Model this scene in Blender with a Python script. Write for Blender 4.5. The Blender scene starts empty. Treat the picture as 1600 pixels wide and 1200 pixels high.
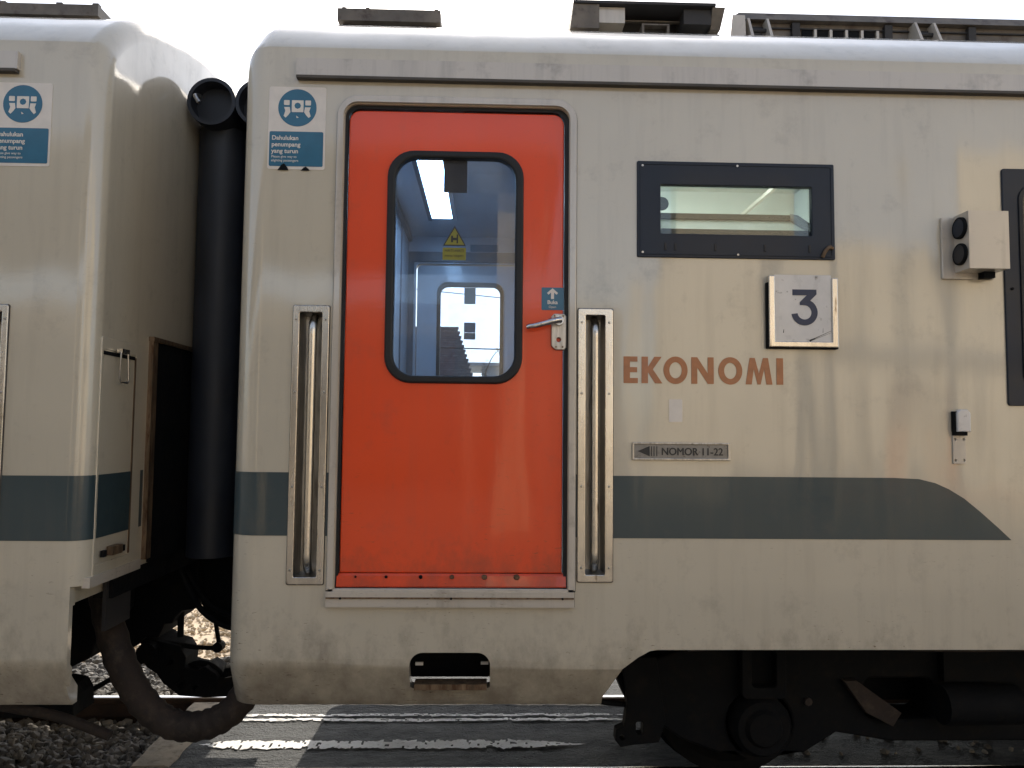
import bpy, bmesh, math, random
from mathutils import Vector, Matrix, noise
random.seed(7)
S = bpy.context.scene
COL = S.collection
PI = math.pi

# ------------------------------------------------------------------ camera
cam_d = bpy.data.cameras.new("camera")
cam = bpy.data.objects.new("camera", cam_d)
COL.objects.link(cam)
S.camera = cam
cam_d.sensor_width = 36.0
cam_d.lens = 27.0
cam_d.clip_start = 0.05
cam_d.clip_end = 4000
pitch, yaw, roll = 0.061625, 0.02996, 0.009316
F = Vector((math.sin(yaw)*math.cos(pitch), math.cos(yaw)*math.cos(pitch), math.sin(pitch)))
R_ = Vector((math.cos(yaw), -math.sin(yaw), 0))
U_ = R_.cross(F)
R2 = R_*math.cos(roll) + U_*math.sin(roll)
U2 = -R_*math.sin(roll) + U_*math.cos(roll)
M = Matrix((R2, U2, -F)).transposed().to_4x4()
M.translation = Vector((0, -3.0, 1.70))
cam.matrix_world = M

# ------------------------------------------------------------------ light
SUN_AZ, SUN_EL = math.radians(-2), math.radians(35)
W = bpy.data.worlds.new("World")
S.world = W
W.use_nodes = True
wn, wl = W.node_tree.nodes, W.node_tree.links
bg = wn["Background"]
sky = wn.new("ShaderNodeTexSky")
sky.sky_type = 'NISHITA'
sky.sun_disc = False
sky.sun_elevation = SUN_EL
sky.sun_rotation = SUN_AZ
sky.air_density = 1.0
sky.dust_density = 1.4
sky.ozone_density = 1.0
hs = wn.new("ShaderNodeHueSaturation")
hs.inputs["Saturation"].default_value = 0.62
wl.new(sky.outputs[0], hs.inputs["Color"])
wl.new(hs.outputs[0], bg.inputs[0])
bg.inputs[1].default_value = 0.145
sd = bpy.data.lights.new("sun", 'SUN')
sd.energy = 2.9
sd.angle = math.radians(0.6)
sd.color = (1.0, 0.90, 0.76)
sun = bpy.data.objects.new("sun", sd)
COL.objects.link(sun)
svec = Vector((math.sin(SUN_AZ)*math.cos(SUN_EL), math.cos(SUN_AZ)*math.cos(SUN_EL), math.sin(SUN_EL)))
sun.rotation_euler = svec.to_track_quat('Z', 'Y').to_euler()
S.view_settings.view_transform = 'Standard'
S.view_settings.look = 'None'
S.view_settings.exposure = 0.80
S.view_settings.gamma = 1.0
S.cycles.max_bounces = 8
S.cycles.transparent_max_bounces = 12
S.cycles.sample_clamp_indirect = 6.0

# ------------------------------------------------------------------ materials
def newmat(name):
    m = bpy.data.materials.new(name)
    m.use_nodes = True
    return m, m.node_tree.nodes, m.node_tree.links, m.node_tree.nodes["Principled BSDF"]

def noise_node(n, l, scale, detail=4, stretch=None, rough=.55, w=0.0):
    tc = n.new("ShaderNodeTexCoord")
    mp = n.new("ShaderNodeMapping")
    mp.inputs["Location"].default_value = (w, w*1.7, w*.3)
    if stretch: mp.inputs["Scale"].default_value = stretch
    l.new(tc.outputs["Object"], mp.inputs[0])
    t = n.new("ShaderNodeTexNoise")
    t.inputs["Scale"].default_value = scale
    t.inputs["Detail"].default_value = detail
    t.inputs["Roughness"].default_value = rough
    l.new(mp.outputs[0], t.inputs["Vector"])
    return t

def ramp(n, l, src, a, b, ca=(0,0,0,1), cb=(1,1,1,1)):
    r = n.new("ShaderNodeValToRGB")
    r.color_ramp.elements[0].position = a; r.color_ramp.elements[0].color = ca
    r.color_ramp.elements[1].position = b; r.color_ramp.elements[1].color = cb
    l.new(src, r.inputs[0])
    return r

def mix(n, l, fac, a, b, mode='MIX'):
    m = n.new("ShaderNodeMix"); m.data_type = 'RGBA'; m.blend_type = mode
    for s, v in ((m.inputs[0], fac), (m.inputs[6], a), (m.inputs[7], b)):
        if hasattr(v, "is_linked"): l.new(v, s)
        elif isinstance(v, (int, float)): s.default_value = v
        else: s.default_value = (*v, 1) if len(v) == 3 else v
    return m.outputs[2]

def mat(name, col, rough=.5, metal=0, coat=0, var=.25, vs=9, bump=0, bs=40, dirt=0, dirtcol=(.05,.035,.022), stretch=None, spec=.5):
    m, n, l, b = newmat(name)
    t = noise_node(n, l, vs, 5, stretch)
    c = mix(n, l, ramp(n, l, t.outputs[0], .3, .7).outputs[0], tuple(x*(1-var) for x in col), tuple(min(1, x*(1+var*.5)) for x in col))
    if dirt:
        t2 = noise_node(n, l, vs*2.3, 7, stretch, .65, 3.1)
        c = mix(n, l, ramp(n, l, t2.outputs[0], .62-dirt*.25, .75-dirt*.1).outputs[0], c, dirtcol)
    l.new(c, b.inputs["Base Color"])
    rr = ramp(n, l, t.outputs[0], .2, .8, (rough*.8,)*3+(1,), (min(1, rough*1.2),)*3+(1,))
    l.new(rr.outputs[0], b.inputs["Roughness"])
    b.inputs["Metallic"].default_value = metal
    b.inputs["Coat Weight"].default_value = coat
    b.inputs["Coat Roughness"].default_value = .08
    b.inputs["Specular IOR Level"].default_value = spec
    if bump:
        t3 = noise_node(n, l, bs, 6)
        bp = n.new("ShaderNodeBump"); bp.inputs["Strength"].default_value = bump; bp.inputs["Distance"].default_value = .01
        l.new(t3.outputs[0], bp.inputs["Height"]); l.new(bp.outputs[0], b.inputs["Normal"])
    return m

def paint(name, col, coat=.8, wav=.38, streak=.22, flecks=True, rough=.32, soil=.35, low=None):
    """glossy vehicle enamel with oil-canning, washed-down grime and scrapes"""
    m, n, l, b = newmat(name)
    big = noise_node(n, l, 1.3, 4)
    c = mix(n, l, ramp(n, l, big.outputs[0], .3, .7).outputs[0], tuple(x*.93 for x in col), tuple(x*1.03 for x in col))
    st = noise_node(n, l, 2.2, 7, (7, 7, .55), .62, 1.3)
    f = ramp(n, l, st.outputs[0], .5, .85)
    f.color_ramp.elements[1].color = (streak,)*3+(1,)
    c = mix(n, l, f.outputs[0], c, (.17, .135, .10))
    fine = noise_node(n, l, 7, 9, None, .7, 5.0)
    f2 = ramp(n, l, fine.outputs[0], .56, .80)
    f2.color_ramp.elements[1].color = (soil,)*3+(1,)
    c = mix(n, l, f2.outputs[0], c, (.15, .12, .09))
    if flecks:
        a = noise_node(n, l, 60, 3, (.5, .5, 2.0), .6, 9.0)
        g = noise_node(n, l, 3.1, 3, None, .5, 2.0)
        r1 = ramp(n, l, a.outputs[0], .645, .70)
        tc = n.new("ShaderNodeTexCoord"); sp = n.new("ShaderNodeSeparateXYZ"); l.new(tc.outputs["Object"], sp.inputs[0])
        mr = n.new("ShaderNodeMapRange"); mr.inputs[1].default_value = .7; mr.inputs[2].default_value = 1.5
        mr.inputs[3].default_value = 1.0; mr.inputs[4].default_value = .12; l.new(sp.outputs[2], mr.inputs[0])
        q = n.new("ShaderNodeMath"); q.operation = 'MULTIPLY'; l.new(r1.outputs[0], q.inputs[0]); l.new(mr.outputs[0], q.inputs[1])
        q2 = n.new("ShaderNodeMath"); q2.operation = 'MULTIPLY'; l.new(q.outputs[0], q2.inputs[0]); l.new(ramp(n, l, g.outputs[0], .42, .6).outputs[0], q2.inputs[1])
        c = mix(n, l, q2.outputs[0], c, (.10, .045, .02))
    if low:
        tc = n.new("ShaderNodeTexCoord"); sp = n.new("ShaderNodeSeparateXYZ"); l.new(tc.outputs["Object"], sp.inputs[0])
        mr = n.new("ShaderNodeMapRange"); mr.inputs[1].default_value = low[0]; mr.inputs[2].default_value = low[1]
        mr.inputs[3].default_value = .42; mr.inputs[4].default_value = 0.0; l.new(sp.outputs[2], mr.inputs[0])
        ln = noise_node(n, l, 9, 8, (1, 1, .6), .7, 11.0)
        ad = n.new("ShaderNodeMath"); ad.operation = 'ADD'; l.new(ln.outputs[0], ad.inputs[0]); l.new(mr.outputs[0], ad.inputs[1])
        lr = ramp(n, l, ad.outputs[0], .62, 1.0); lr.color_ramp.elements[1].color = (low[2],)*3+(1,)
        c = mix(n, l, lr.outputs[0], c, (.075, .045, .028))
    l.new(c, b.inputs["Base Color"])
    rr = ramp(n, l, fine.outputs[0], .35, .75, (rough,)*3+(1,), (rough+.25,)*3+(1,))
    l.new(rr.outputs[0], b.inputs["Roughness"])
    b.inputs["Coat Weight"].default_value = coat
    b.inputs["Coat Roughness"].default_value = .06
    b.inputs["Coat IOR"].default_value = 1.8
    w1 = noise_node(n, l, 1.6, 2, (1.5, 1, .28), .4, 7.7)
    w2 = noise_node(n, l, 90, 2)
    bp = n.new("ShaderNodeBump"); bp.inputs["Strength"].default_value = wav; bp.inputs["Distance"].default_value = .05
    l.new(w1.outputs[0], bp.inputs["Height"])
    bp2 = n.new("ShaderNodeBump"); bp2.inputs["Strength"].default_value = .05; bp2.inputs["Distance"].default_value = .003
    l.new(w2.outputs[0], bp2.inputs["Height"]); l.new(bp.outputs[0], bp2.inputs["Normal"])
    l.new(bp2.outputs[0], b.inputs["Normal"]); l.new(bp2.outputs[0], b.inputs["Coat Normal"])
    return m

def glass(name, tint, gl=.9, rough=.02, haze=.02):
    m = bpy.data.materials.new(name); m.use_nodes = True
    n, l = m.node_tree.nodes, m.node_tree.links
    n.remove(n["Principled BSDF"])
    tr = n.new("ShaderNodeBsdfTransparent"); tr.inputs[0].default_value = (*tint, 1)
    g = n.new("ShaderNodeBsdfGlossy"); g.inputs["Roughness"].default_value = rough; g.inputs[0].default_value = (gl, gl, gl, 1)
    fr = n.new("ShaderNodeFresnel"); fr.inputs[0].default_value = 1.5
    mx = n.new("ShaderNodeMixShader")
    l.new(fr.outputs[0], mx.inputs[0]); l.new(tr.outputs[0], mx.inputs[1]); l.new(g.outputs[0], mx.inputs[2])
    df = n.new("ShaderNodeBsdfDiffuse"); df.inputs[0].default_value = (.62, .60, .57, 1)
    sm = noise_node(n, l, 5, 6, (1, 1, .7), .65)
    rp = ramp(n, l, sm.outputs[0], .35, .75, (haze*.4,)*3+(1,), (haze*2.2,)*3+(1,))
    m2 = n.new("ShaderNodeMixShader"); l.new(rp.outputs[0], m2.inputs[0]); l.new(mx.outputs[0], m2.inputs[1]); l.new(df.outputs[0], m2.inputs[2])
    l.new(m2.outputs[0], n["Material Output"].inputs[0])
    return m

def emit(name, col, s):
    m, n, l, b = newmat(name)
    b.inputs["Base Color"].default_value = (.8, .8, .8, 1)
    b.inputs["Emission Color"].default_value = (*col, 1)
    b.inputs["Emission Strength"].default_value = s
    return m

CREAM = (.585, .525, .41)
m_body = paint("cream_enamel", CREAM, low=(.62, 1.05, .55))
m_trim = paint("cream_trim", (.57, .51, .43), streak=.5, soil=.6, wav=.05)
m_roof = paint("roof_grey", (.42, .42, .41), flecks=False)
m_orange = paint("orange_enamel", (.86, .070, .004), coat=.32, wav=.35, streak=.10, soil=.2, flecks=True, low=(1.06, 1.32, .5))
m_stripe = paint("slate_stripe", (.036, .060, .068), coat=.2, streak=.15, soil=.3)
m_black = mat("black_rubber", (.007, .0075, .009), .55, bump=.15)
m_frame = mat("dark_blue_frame", (.012, .019, .034), .45, coat=.1, var=.15, spec=.3)
m_steel = mat("stainless_steel", (.72, .68, .62), .26, 1, var=.22, vs=5, dirt=.08, dirtcol=(.22, .17, .11), stretch=(4, 4, .6), bump=.08, bs=14)
m_steeld = mat("dull_steel", (.52, .50, .47), .36, 1, var=.4, vs=12, dirt=.12, dirtcol=(.16, .12, .09), stretch=(6, 6, .6))
m_chrome = mat("polished_chrome", (.65, .65, .66), .14, 1, var=.15, dirt=.1)
m_rust = mat("rusty_steel", (.23, .16, .10), .55, .6, var=.5, vs=11, dirt=.5, dirtcol=(.09, .035, .015), stretch=(3, 3, .5))
m_sticker = mat("sticker_white", (.78, .72, .65), .35, coat=.3, var=.08, vs=20)
m_blue = mat("sticker_blue", (.022, .14, .24), .35, coat=.3, var=.1, vs=20)
m_navy = mat("navy_ink", (.018, .03, .075), .4, var=.1)
m_letter = mat("orange_letters", (.43, .155, .055), .4, coat=.3, var=.18, vs=30)
m_face = mat("plate_face", (.70, .68, .66), .3, coat=.6, var=.08, vs=14, dirt=.05)
m_grey = mat("plate_grey", (.26, .25, .235), .4, .3, var=.2, vs=25, dirt=.15)
m_ink = mat("black_ink", (.03, .03, .03), .5, var=.1)
m_yellow = mat("warning_yellow", (.24, .23, .035), .5, var=.1)
m_brown = mat("brown_label", (.09, .06, .055), .5, var=.1)
m_under = mat("underframe_black", (.0042, .0052, .0068), .8, var=.4, vs=6, dirt=.4, dirtcol=(.010, .008, .007), bump=.3, spec=.2)
m_hose = mat("rubber_hose_dusty", (.035, .026, .022), .85, var=.5, vs=10, dirt=.4, dirtcol=(.06, .045, .035), bump=.5, bs=25)
m_bellow = mat("bellows_rubber", (.022, .026, .036), .55, var=.3, vs=4, bump=.12, bs=6)
m_ac = mat("roof_unit_grimy", (.17, .145, .12), .6, .1, var=.4, vs=7, dirt=.4, dirtcol=(.07, .05, .04), bump=.1)
m_acd = mat("roof_unit_dark", (.035, .033, .034), .7, var=.4, vs=8)
m_inwall = mat("vestibule_panel", (.42, .46, .52), .35, coat=.3, var=.08, vs=3)
m_instrip = mat("vestibule_strip", (.07, .085, .11), .4, var=.2)
m_infloor = mat("vestibule_floor", (.12, .12, .13), .6, var=.3)
m_toilet = mat("toilet_panel", (.60, .63, .61), .30, coat=.5, var=.05, vs=2)
m_frost = mat("frosted_pane", (.17, .19, .17), .85, coat=0, var=.05)
m_glass = glass("door_glass", (.66, .74, .84), haze=.07)
m_glass2 = glass("far_door_glass", (.93, .96, 1.0))
m_glassw = glass("toilet_glass", (.93, .97, .95))
m_glassd = glass("coach_window_glass", (.10, .14, .17))
m_tube = emit("fluorescent_diffuser", (.55, .78, 1.0), 18)
m_tubew = emit("toilet_diffuser", (.90, 1.0, .97), 20)
m_rail = mat("polished_rail_steel", (.62, .62, .63), .16, 1, var=.1, vs=30)
m_railside = mat("rusty_rail_web", (.05, .03, .022), .85, var=.5, vs=14)
m_conc = mat("weathered_concrete", (.50, .43, .34), .9, var=.35, vs=6, dirt=.45, dirtcol=(.11, .09, .07), bump=.6, bs=22)
m_white = mat("painted_sunlight", (.84, .86, .87), .55, var=.08, vs=22, dirt=.16, dirtcol=(.16, .17, .17), bump=.5, bs=60)  # white that stands for sunlight falling on the crossing asphalt

# ------------------------------------------------------------------ helpers
def prop(o, label=None, cat=None, group=None, kind=None):
    if label: o["label"] = label
    if cat: o["category"] = cat
    if group: o["group"] = group
    if kind: o["kind"] = kind
    return o

def empty(name, loc, label, cat, group=None):
    o = bpy.data.objects.new(name, None); COL.objects.link(o); o.location = loc
    o.empty_display_size = .1
    return prop(o, label, cat, group)

def link(name, me, m, parent=None, smooth=35):
    o = bpy.data.objects.new(name, me); COL.objects.link(o)
    if m is not None and not me.materials: me.materials.append(m)
    if smooth:
        for p in me.polygons: p.use_smooth = True
        me.set_sharp_from_angle(angle=math.radians(smooth))
    if parent:
        o.parent = parent
        # every thing's parts are authored in world coordinates
        off = Vector((0, 0, 0)); q = parent
        while q: off += q.location; q = q.parent
        o.location = -off
    return o

def fin(name, bm, m, parent=None, smooth=35, bevel=0, seg=2):
    if bevel:
        es = [e for e in bm.edges if len(e.link_faces) == 2 and e.calc_face_angle(0) > .6]
        bmesh.ops.bevel(bm, geom=es, offset=bevel, segments=seg, affect='EDGES', profile=.5)
    bmesh.ops.recalc_face_normals(bm, faces=bm.faces)
    me = bpy.data.meshes.new(name); bm.to_mesh(me); bm.free()
    return link(name, me, m, parent, smooth)

def box(bm, x0, x1, y0, y1, z0, z1):
    v = [bm.verts.new((x, y, z)) for x in (x0, x1) for y in (y0, y1) for z in (z0, z1)]
    for f in ((0,1,3,2),(4,6,7,5),(0,4,5,1),(2,3,7,6),(0,2,6,4),(1,5,7,3)):
        bm.faces.new([v[i] for i in f])
    return v

def B(name, x0, x1, y0, y1, z0, z1, m, parent=None, bevel=.003):
    bm = bmesh.new(); box(bm, x0, x1, y0, y1, z0, z1)
    return fin(name, bm, m, parent, bevel=bevel)

def tube(bm, pts, r, seg=12, caps=True):
    pts = [Vector(p) for p in pts]; rings = []
    up = Vector((0, 0, 1))
    prev = None
    for i, p in enumerate(pts):
        d = (pts[min(i+1, len(pts)-1)] - pts[max(i-1, 0)]).normalized()
        if prev is None:
            a = d.cross(up if abs(d.z) < .9 else Vector((0, 1, 0))).normalized()
        else:
            a = (prev - d*prev.dot(d)).normalized()
        prev = a
        b = d.cross(a)
        rr = r[i] if isinstance(r, (list, tuple)) else r
        rings.append([bm.verts.new(p + a*rr*math.cos(2*PI*k/seg) + b*rr*math.sin(2*PI*k/seg)) for k in range(seg)])
    for i in range(len(rings)-1):
        for k in range(seg):
            bm.faces.new((rings[i][k], rings[i][(k+1) % seg], rings[i+1][(k+1) % seg], rings[i+1][k]))
    if caps:
        bm.faces.new(rings[0][::-1]); bm.faces.new(rings[-1])
    return rings

def T(name, pts, r, m, parent=None, seg=12, smooth=40):
    bm = bmesh.new(); tube(bm, pts, r, seg)
    return fin(name, bm, m, parent, smooth)

def spline(pts, n=8):
    pts = [Vector(p) for p in pts]; out = []
    for i in range(len(pts)-1):
        p0 = pts[max(i-1, 0)]; p1 = pts[i]; p2 = pts[i+1]; p3 = pts[min(i+2, len(pts)-1)]
        for k in range(n):
            t = k/n
            out.append(.5*((2*p1)+(-p0+p2)*t+(2*p0-5*p1+4*p2-p3)*t*t+(-p0+3*p1-3*p2+p3)*t**3))
    out.append(pts[-1]); return out

def rrect(x0, x1, z0, z1, r, n=9, corners=(1,1,1,1)):
    """rounded rectangle, corners: bl, br, tr, tl"""
    out = []
    for i, (cx, cz, a0) in enumerate(((x0, z0, PI), (x1, z0, 1.5*PI), (x1, z1, 0), (x0, z1, .5*PI))):
        rr = r*corners[i]
        if rr <= 0: out.append((cx, cz)); continue
        sx = 1 if cx == x0 else -1; sz = 1 if cz == z0 else -1
        for k in range(n+1):
            a = a0 + .5*PI*k/n
            out.append((cx+sx*rr+rr*math.cos(a), cz+sz*rr+rr*math.sin(a)))
    return out

def circ(cx, cz, r, n=28, rz=None):
    return [(cx+r*math.cos(2*PI*k/n), cz+(rz or r)*math.sin(2*PI*k/n)) for k in range(n)]

def plate(name, loops, y0, y1, m, parent=None, bevel=0, smooth=17, axis='Y'):
    """flat plate in the xz plane between y0 (front) and y1 (back); first loop outline, others holes (even-odd)"""
    cu = bpy.data.curves.new(name, 'CURVE'); cu.dimensions = '2D'; cu.fill_mode = 'BOTH'
    for lp in loops:
        s = cu.splines.new('POLY'); s.points.add(len(lp)-1); s.use_cyclic_u = True
        for p, (x, z) in zip(s.points, lp): p.co = (x, z, 0, 1)
    h = abs(y1-y0)/2
    cu.extrude = max(h-bevel, 0); cu.bevel_depth = bevel; cu.bevel_resolution = 1
    if bevel: cu.offset = -bevel
    o = bpy.data.objects.new(name, cu); COL.objects.link(o)
    dg = bpy.context.evaluated_depsgraph_get()
    me = bpy.data.meshes.new_from_object(o.evaluated_get(dg)); bpy.data.objects.remove(o)
    me.name = name
    c = (y0+y1)/2
    me.transform(Matrix(((1,0,0,0),(0,0,-1,c),(0,1,0,0),(0,0,0,1))))
    bm = bmesh.new(); bm.from_mesh(me); bmesh.ops.remove_doubles(bm, verts=bm.verts, dist=1e-5)
    bmesh.ops.recalc_face_normals(bm, faces=bm.faces)
    if axis == 'X':   # plate lies in the yz plane instead
        bmesh.ops.transform(bm, matrix=Matrix(((0,1,0,0),(1,0,0,0),(0,0,1,0),(0,0,0,1))), verts=bm.verts)
        bmesh.ops.recalc_face_normals(bm, faces=bm.faces)
    bm.to_mesh(me); bm.free()
    me.materials.clear()
    return link(name, me, m, parent, smooth)

def text_mesh(txt, size, bold=0.0, xs=1.0, align='LEFT', space=1.0):
    cu = bpy.data.curves.new("lettering", 'FONT'); cu.body = txt; cu.size = size
    cu.offset = bold; cu.align_x = align; cu.extrude = .0004; cu.space_character = space
    o = bpy.data.objects.new("lettering", cu); COL.objects.link(o)
    dg = bpy.context.evaluated_depsgraph_get()
    me = bpy.data.meshes.new_from_object(o.evaluated_get(dg)); bpy.data.objects.remove(o)
    me.transform(Matrix.Diagonal((xs, 1, 1, 1)))
    me.materials.clear()
    return me

def text(name, txt, x, z, y, size, m, parent=None, bold=0.0, xs=1.0, align='LEFT', space=1.0, ry=0.0):
    me = text_mesh(txt, size, bold, xs, align, space)
    me.transform(Matrix.Translation((x, y, z)) @ Matrix.Rotation(ry, 4, 'Y') @ Matrix(((1,0,0,0),(0,0,-1,0),(0,1,0,0),(0,0,0,1))))
    return link(name, me, m, parent, 0)

def join_bm(bm, me):
    bm.from_mesh(me)

# ------------------------------------------------------------------ setting: ground
def grid_sheet(name, x0, x1, y0, y1, nx, ny, zf, m, kind='structure'):
    vs = []; fs = []
    for j in range(ny+1):
        for i in range(nx+1):
            x = x0+(x1-x0)*i/nx; y = y0+(y1-y0)*j/ny
            vs.append((x, y, zf(x, y)))
    for j in range(ny):
        for i in range(nx):
            a = j*(nx+1)+i; fs.append((a, a+1, a+nx+2, a+nx+1))
    me = bpy.data.meshes.new(name); me.from_pydata(vs, [], fs)
    o = link(name, me, m, None, 60)
    return prop(o, kind=kind)

m_soil = mat("dry_sandy_earth", (.62, .50, .36), .95, var=.3, vs=1.2, bump=.5, bs=9, dirt=.2, dirtcol=(.2, .16, .11))
m_ballastbed = mat("ballast_bed", (.11, .10, .09), .95, var=.5, vs=12, bump=.8, bs=30)
def asphalt():
    m, n, l, b = newmat("cracked_asphalt")
    t = noise_node(n, l, 9, 10, (1, 2.6, 1), .75); t2 = noise_node(n, l, 70, 4); t3 = noise_node(n, l, 16, 8, (1, 3, 1), .7, 4)
    c = mix(n, l, ramp(n, l, t.outputs[0], .35, .68).outputs[0], (.016, .021, .026), (.100, .112, .122))
    c = mix(n, l, ramp(n, l, t3.outputs[0], .58, .7).outputs[0], c, (.02, .021, .023))
    c = mix(n, l, ramp(n, l, t2.outputs[0], .66, .74).outputs[0], c, (.24, .24, .23))
    l.new(c, b.inputs["Base Color"]); b.inputs["Roughness"].default_value = .72
    bp = n.new("ShaderNodeBump"); bp.inputs["Strength"].default_value = 1.0; bp.inputs["Distance"].default_value = .025
    ad = n.new("ShaderNodeMath"); l.new(t2.outputs[0], ad.inputs[0]); l.new(t3.outputs[0], ad.inputs[1])
    l.new(ad.outputs[0], bp.inputs["Height"]); l.new(bp.outputs[0], b.inputs["Normal"])
    return m
m_asphalt = asphalt()

grid_sheet("ground", -600, 600, -600, 600, 30, 30, lambda x, y: -.34, m_soil)
grid_sheet("gravel_bed", -14, -1.82, .1, 3.2, 60, 40, lambda x, y: -.15+.02*noise.noise(Vector((x*3, y*3, 0))), m_ballastbed)
grid_sheet("earth_bank", -30, 30, 3.1, 14, 240, 60, lambda x, y: -.19+.05*noise.noise(Vector((x*1.5, y*1.5, 4)))+.02*noise.noise(Vector((x*6, y*6, 4))), m_soil)
road_z = lambda x, y: -.026 + .006*noise.noise(Vector((x*5, y*8, 0))) + .004*noise.noise(Vector((x*21, y*21, 3)))
grid_sheet("crossing_road", -1.615, 14, 1.07, 1.985, 420, 40, road_z, m_asphalt)
grid_sheet("crossing_road", -1.615, 14, 2.09, 3.2, 120, 30, road_z, m_asphalt)
grid_sheet("crossing_road", -1.615, 14, -.95, .955, 120, 20, road_z, m_asphalt)
# concrete edging across the track, beside the asphalt
def kerb_part(y0, y1):
    bm = bmesh.new(); n = 14
    rows = []
    for i in range(n+1):
        y = y0+(y1-y0)*i/n
        j0 = .012*noise.noise(Vector((y*7, 0, 1))); j1 = .014*noise.noise(Vector((y*9, 5, 1)))
        sk = -.03*(y-1.05)
        rows.append([bm.verts.new(c) for c in ((-1.815+j0+sk, y, -.2), (-1.81+j0+sk, y, -.028), (-1.795+j0+sk, y, -.014), (-1.63+j1, y, -.012), (-1.608+j1, y, -.02), (-1.605+j1, y, -.2))])
    for a, b in zip(rows, rows[1:]):
        for k in range(5): bm.faces.new((a[k], a[k+1], b[k+1], b[k]))
    bm.faces.new(rows[0][::-1]); bm.faces.new(rows[-1])
    return bm
for y0, y1 in ((1.07, 1.985), (2.1, 4.4), (-.9, .95)):
    o = fin("concrete_edging", kerb_part(y0, y1), m_conc)
    prop(o, kind="structure")

# rails and sleepers of the near track
def rail_bm(y, x0=-14, x1=16, z=0.0):
    prof = [(-.055,-.145),(.055,-.145),(.055,-.135),(.01,-.12),(.008,-.045),(.033,-.032),(.033,-.006),(.026,-.001),(.012,.001),(-.012,.001),(-.026,-.001),(-.033,-.006),(-.033,-.032),(-.008,-.045),(-.01,-.12),(-.055,-.135)]
    bm = bmesh.new()
    a = [bm.verts.new((x0, y+p[0], z+p[1])) for p in prof]; b = [bm.verts.new((x1, y+p[0], z+p[1])) for p in prof]
    n = len(prof)
    for i in range(n):
        f = bm.faces.new((a[i], a[(i+1) % n], b[(i+1) % n], b[i])); f.material_index = 0 if i in (7, 8, 9) else 1
    bm.faces.new(a[::-1]); bm.faces.new(b)
    return bm
for y, lab in ((.985, "near steel rail lying under the front side of the orange-door carriage"), (2.052, "polished far steel rail glinting white through the gap between the carriages")):
    bm = rail_bm(y); bmesh.ops.recalc_face_normals(bm, faces=bm.faces)
    me = bpy.data.meshes.new("rail"); bm.to_mesh(me); bm.free(); me.materials.append(m_rail); me.materials.append(m_railside)
    o = link("rail", me, None); prop(o, lab, "rail", "rails of the track under the train")
m_sleeper = mat("sleeper_concrete", (.20, .18, .155), .95, var=.4, vs=8, bump=.5)
sl = None
for i in range(12):
    x = -2.35-i*.6
    if sl is None:
        bm = bmesh.new(); box(bm, -.12, .12, -1.0, 1.0, -.1, .06); sl = fin("sleeper", bm, m_sleeper, bevel=.015); o = sl
    else:
        o = sl.copy(); COL.objects.link(o)
    o.location = (x, 1.5, -.205)
    if i < 2: prop(o, ("grey concrete sleeper end nearest the concrete edging, under the gap", "second concrete sleeper left of the edging, in the ballast")[i], "sleeper", "sleepers near the gap between the carriages")
    else: prop(o, "grey concrete sleeper hidden in the ballast well to the left, under the left carriage", "sleeper", "sleepers buried in the ballast")

# ballast stones
def rocks(name, n, region, zf, size, m, seed, cols=None):
    rnd = random.Random(seed)
    base = bmesh.new(); bmesh.ops.create_icosphere(base, subdivisions=1, radius=1)
    bv = [v.co.copy() for v in base.verts]; bf = [[v.index for v in f.verts] for f in base.faces]; base.free()
    vs = []; fs = []
    for _ in range(n):
        x = rnd.uniform(region[0], region[1]); y = rnd.uniform(region[2], region[3])
        s = size*rnd.uniform(.55, 1.45)
        rot = Matrix.Rotation(rnd.uniform(0, 6.3), 3, Vector((rnd.gauss(0,1), rnd.gauss(0,1), rnd.gauss(0,1))).normalized())
        sc = Vector((rnd.uniform(.7, 1.3), rnd.uniform(.6, 1.1), rnd.uniform(.5, .9)))
        k = len(vs); sdv = rnd.uniform(0, 100)
        for v in bv:
            w = v*(1+.35*noise.noise(v*1.3+Vector((sdv, 0, 0))))
            w = Vector((w.x*sc.x, w.y*sc.y, w.z*sc.z))*s
            w = rot @ w
            vs.append((x+w.x, y+w.y, zf(x, y)+w.z+s*rnd.uniform(0, .0)))
        fs += [[a+k for a in f] for f in bf]
    me = bpy.data.meshes.new(name); me.from_pydata(vs, [], fs)
    return prop(link(name, me, m, None, 0), kind="stuff")
def stone_mat(name, a, b, vs):
    m, n, l, bb = newmat(name)
    g = n.new("ShaderNodeNewGeometry")
    c = mix(n, l, g.outputs["Random Per Island"], a, b)
    t = noise_node(n, l, vs, 4)
    c = mix(n, l, .35, c, mix(n, l, t.outputs[0], (.02,.02,.02), (.9,.85,.75)), 'MULTIPLY')
    l.new(c, bb.inputs["Base Color"]); bb.inputs["Roughness"].default_value = .85
    return m
m_stone = stone_mat("ballast_stone", (.09, .09, .09), (.36, .34, .31), 30)
m_stonew = stone_mat("sandy_stone", (.45, .39, .31), (.80, .70, .56), 30)
o = rocks("ballast", 11000, (-5.6, -1.84, .15, 3.3), lambda x, y: -.13+.04*noise.noise(Vector((x*2, y*2, 0)))-(.05 if abs(y-2.05)<.1 else 0), .029, m_stone, 3); prop(o, "grey angular ballast stones around the rails below the gap", "ballast")
o = rocks("ballast", 9000, (-6.5, -1.0, 3.0, 8.2), lambda x, y: -.170+.05*noise.noise(Vector((x*1.5, y*1.5, 4))), .020, m_stonew, 4); prop(o, "sunlit sandy stones on the far side of the track", "ballast")
o = rocks("ballast", 160, (1.2, 6, 1.2, 1.9), lambda x, y: -.02, .02, m_stone, 5); prop(o, "loose dark chips of stone on the crossing under the bogie", "ballast")

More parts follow.
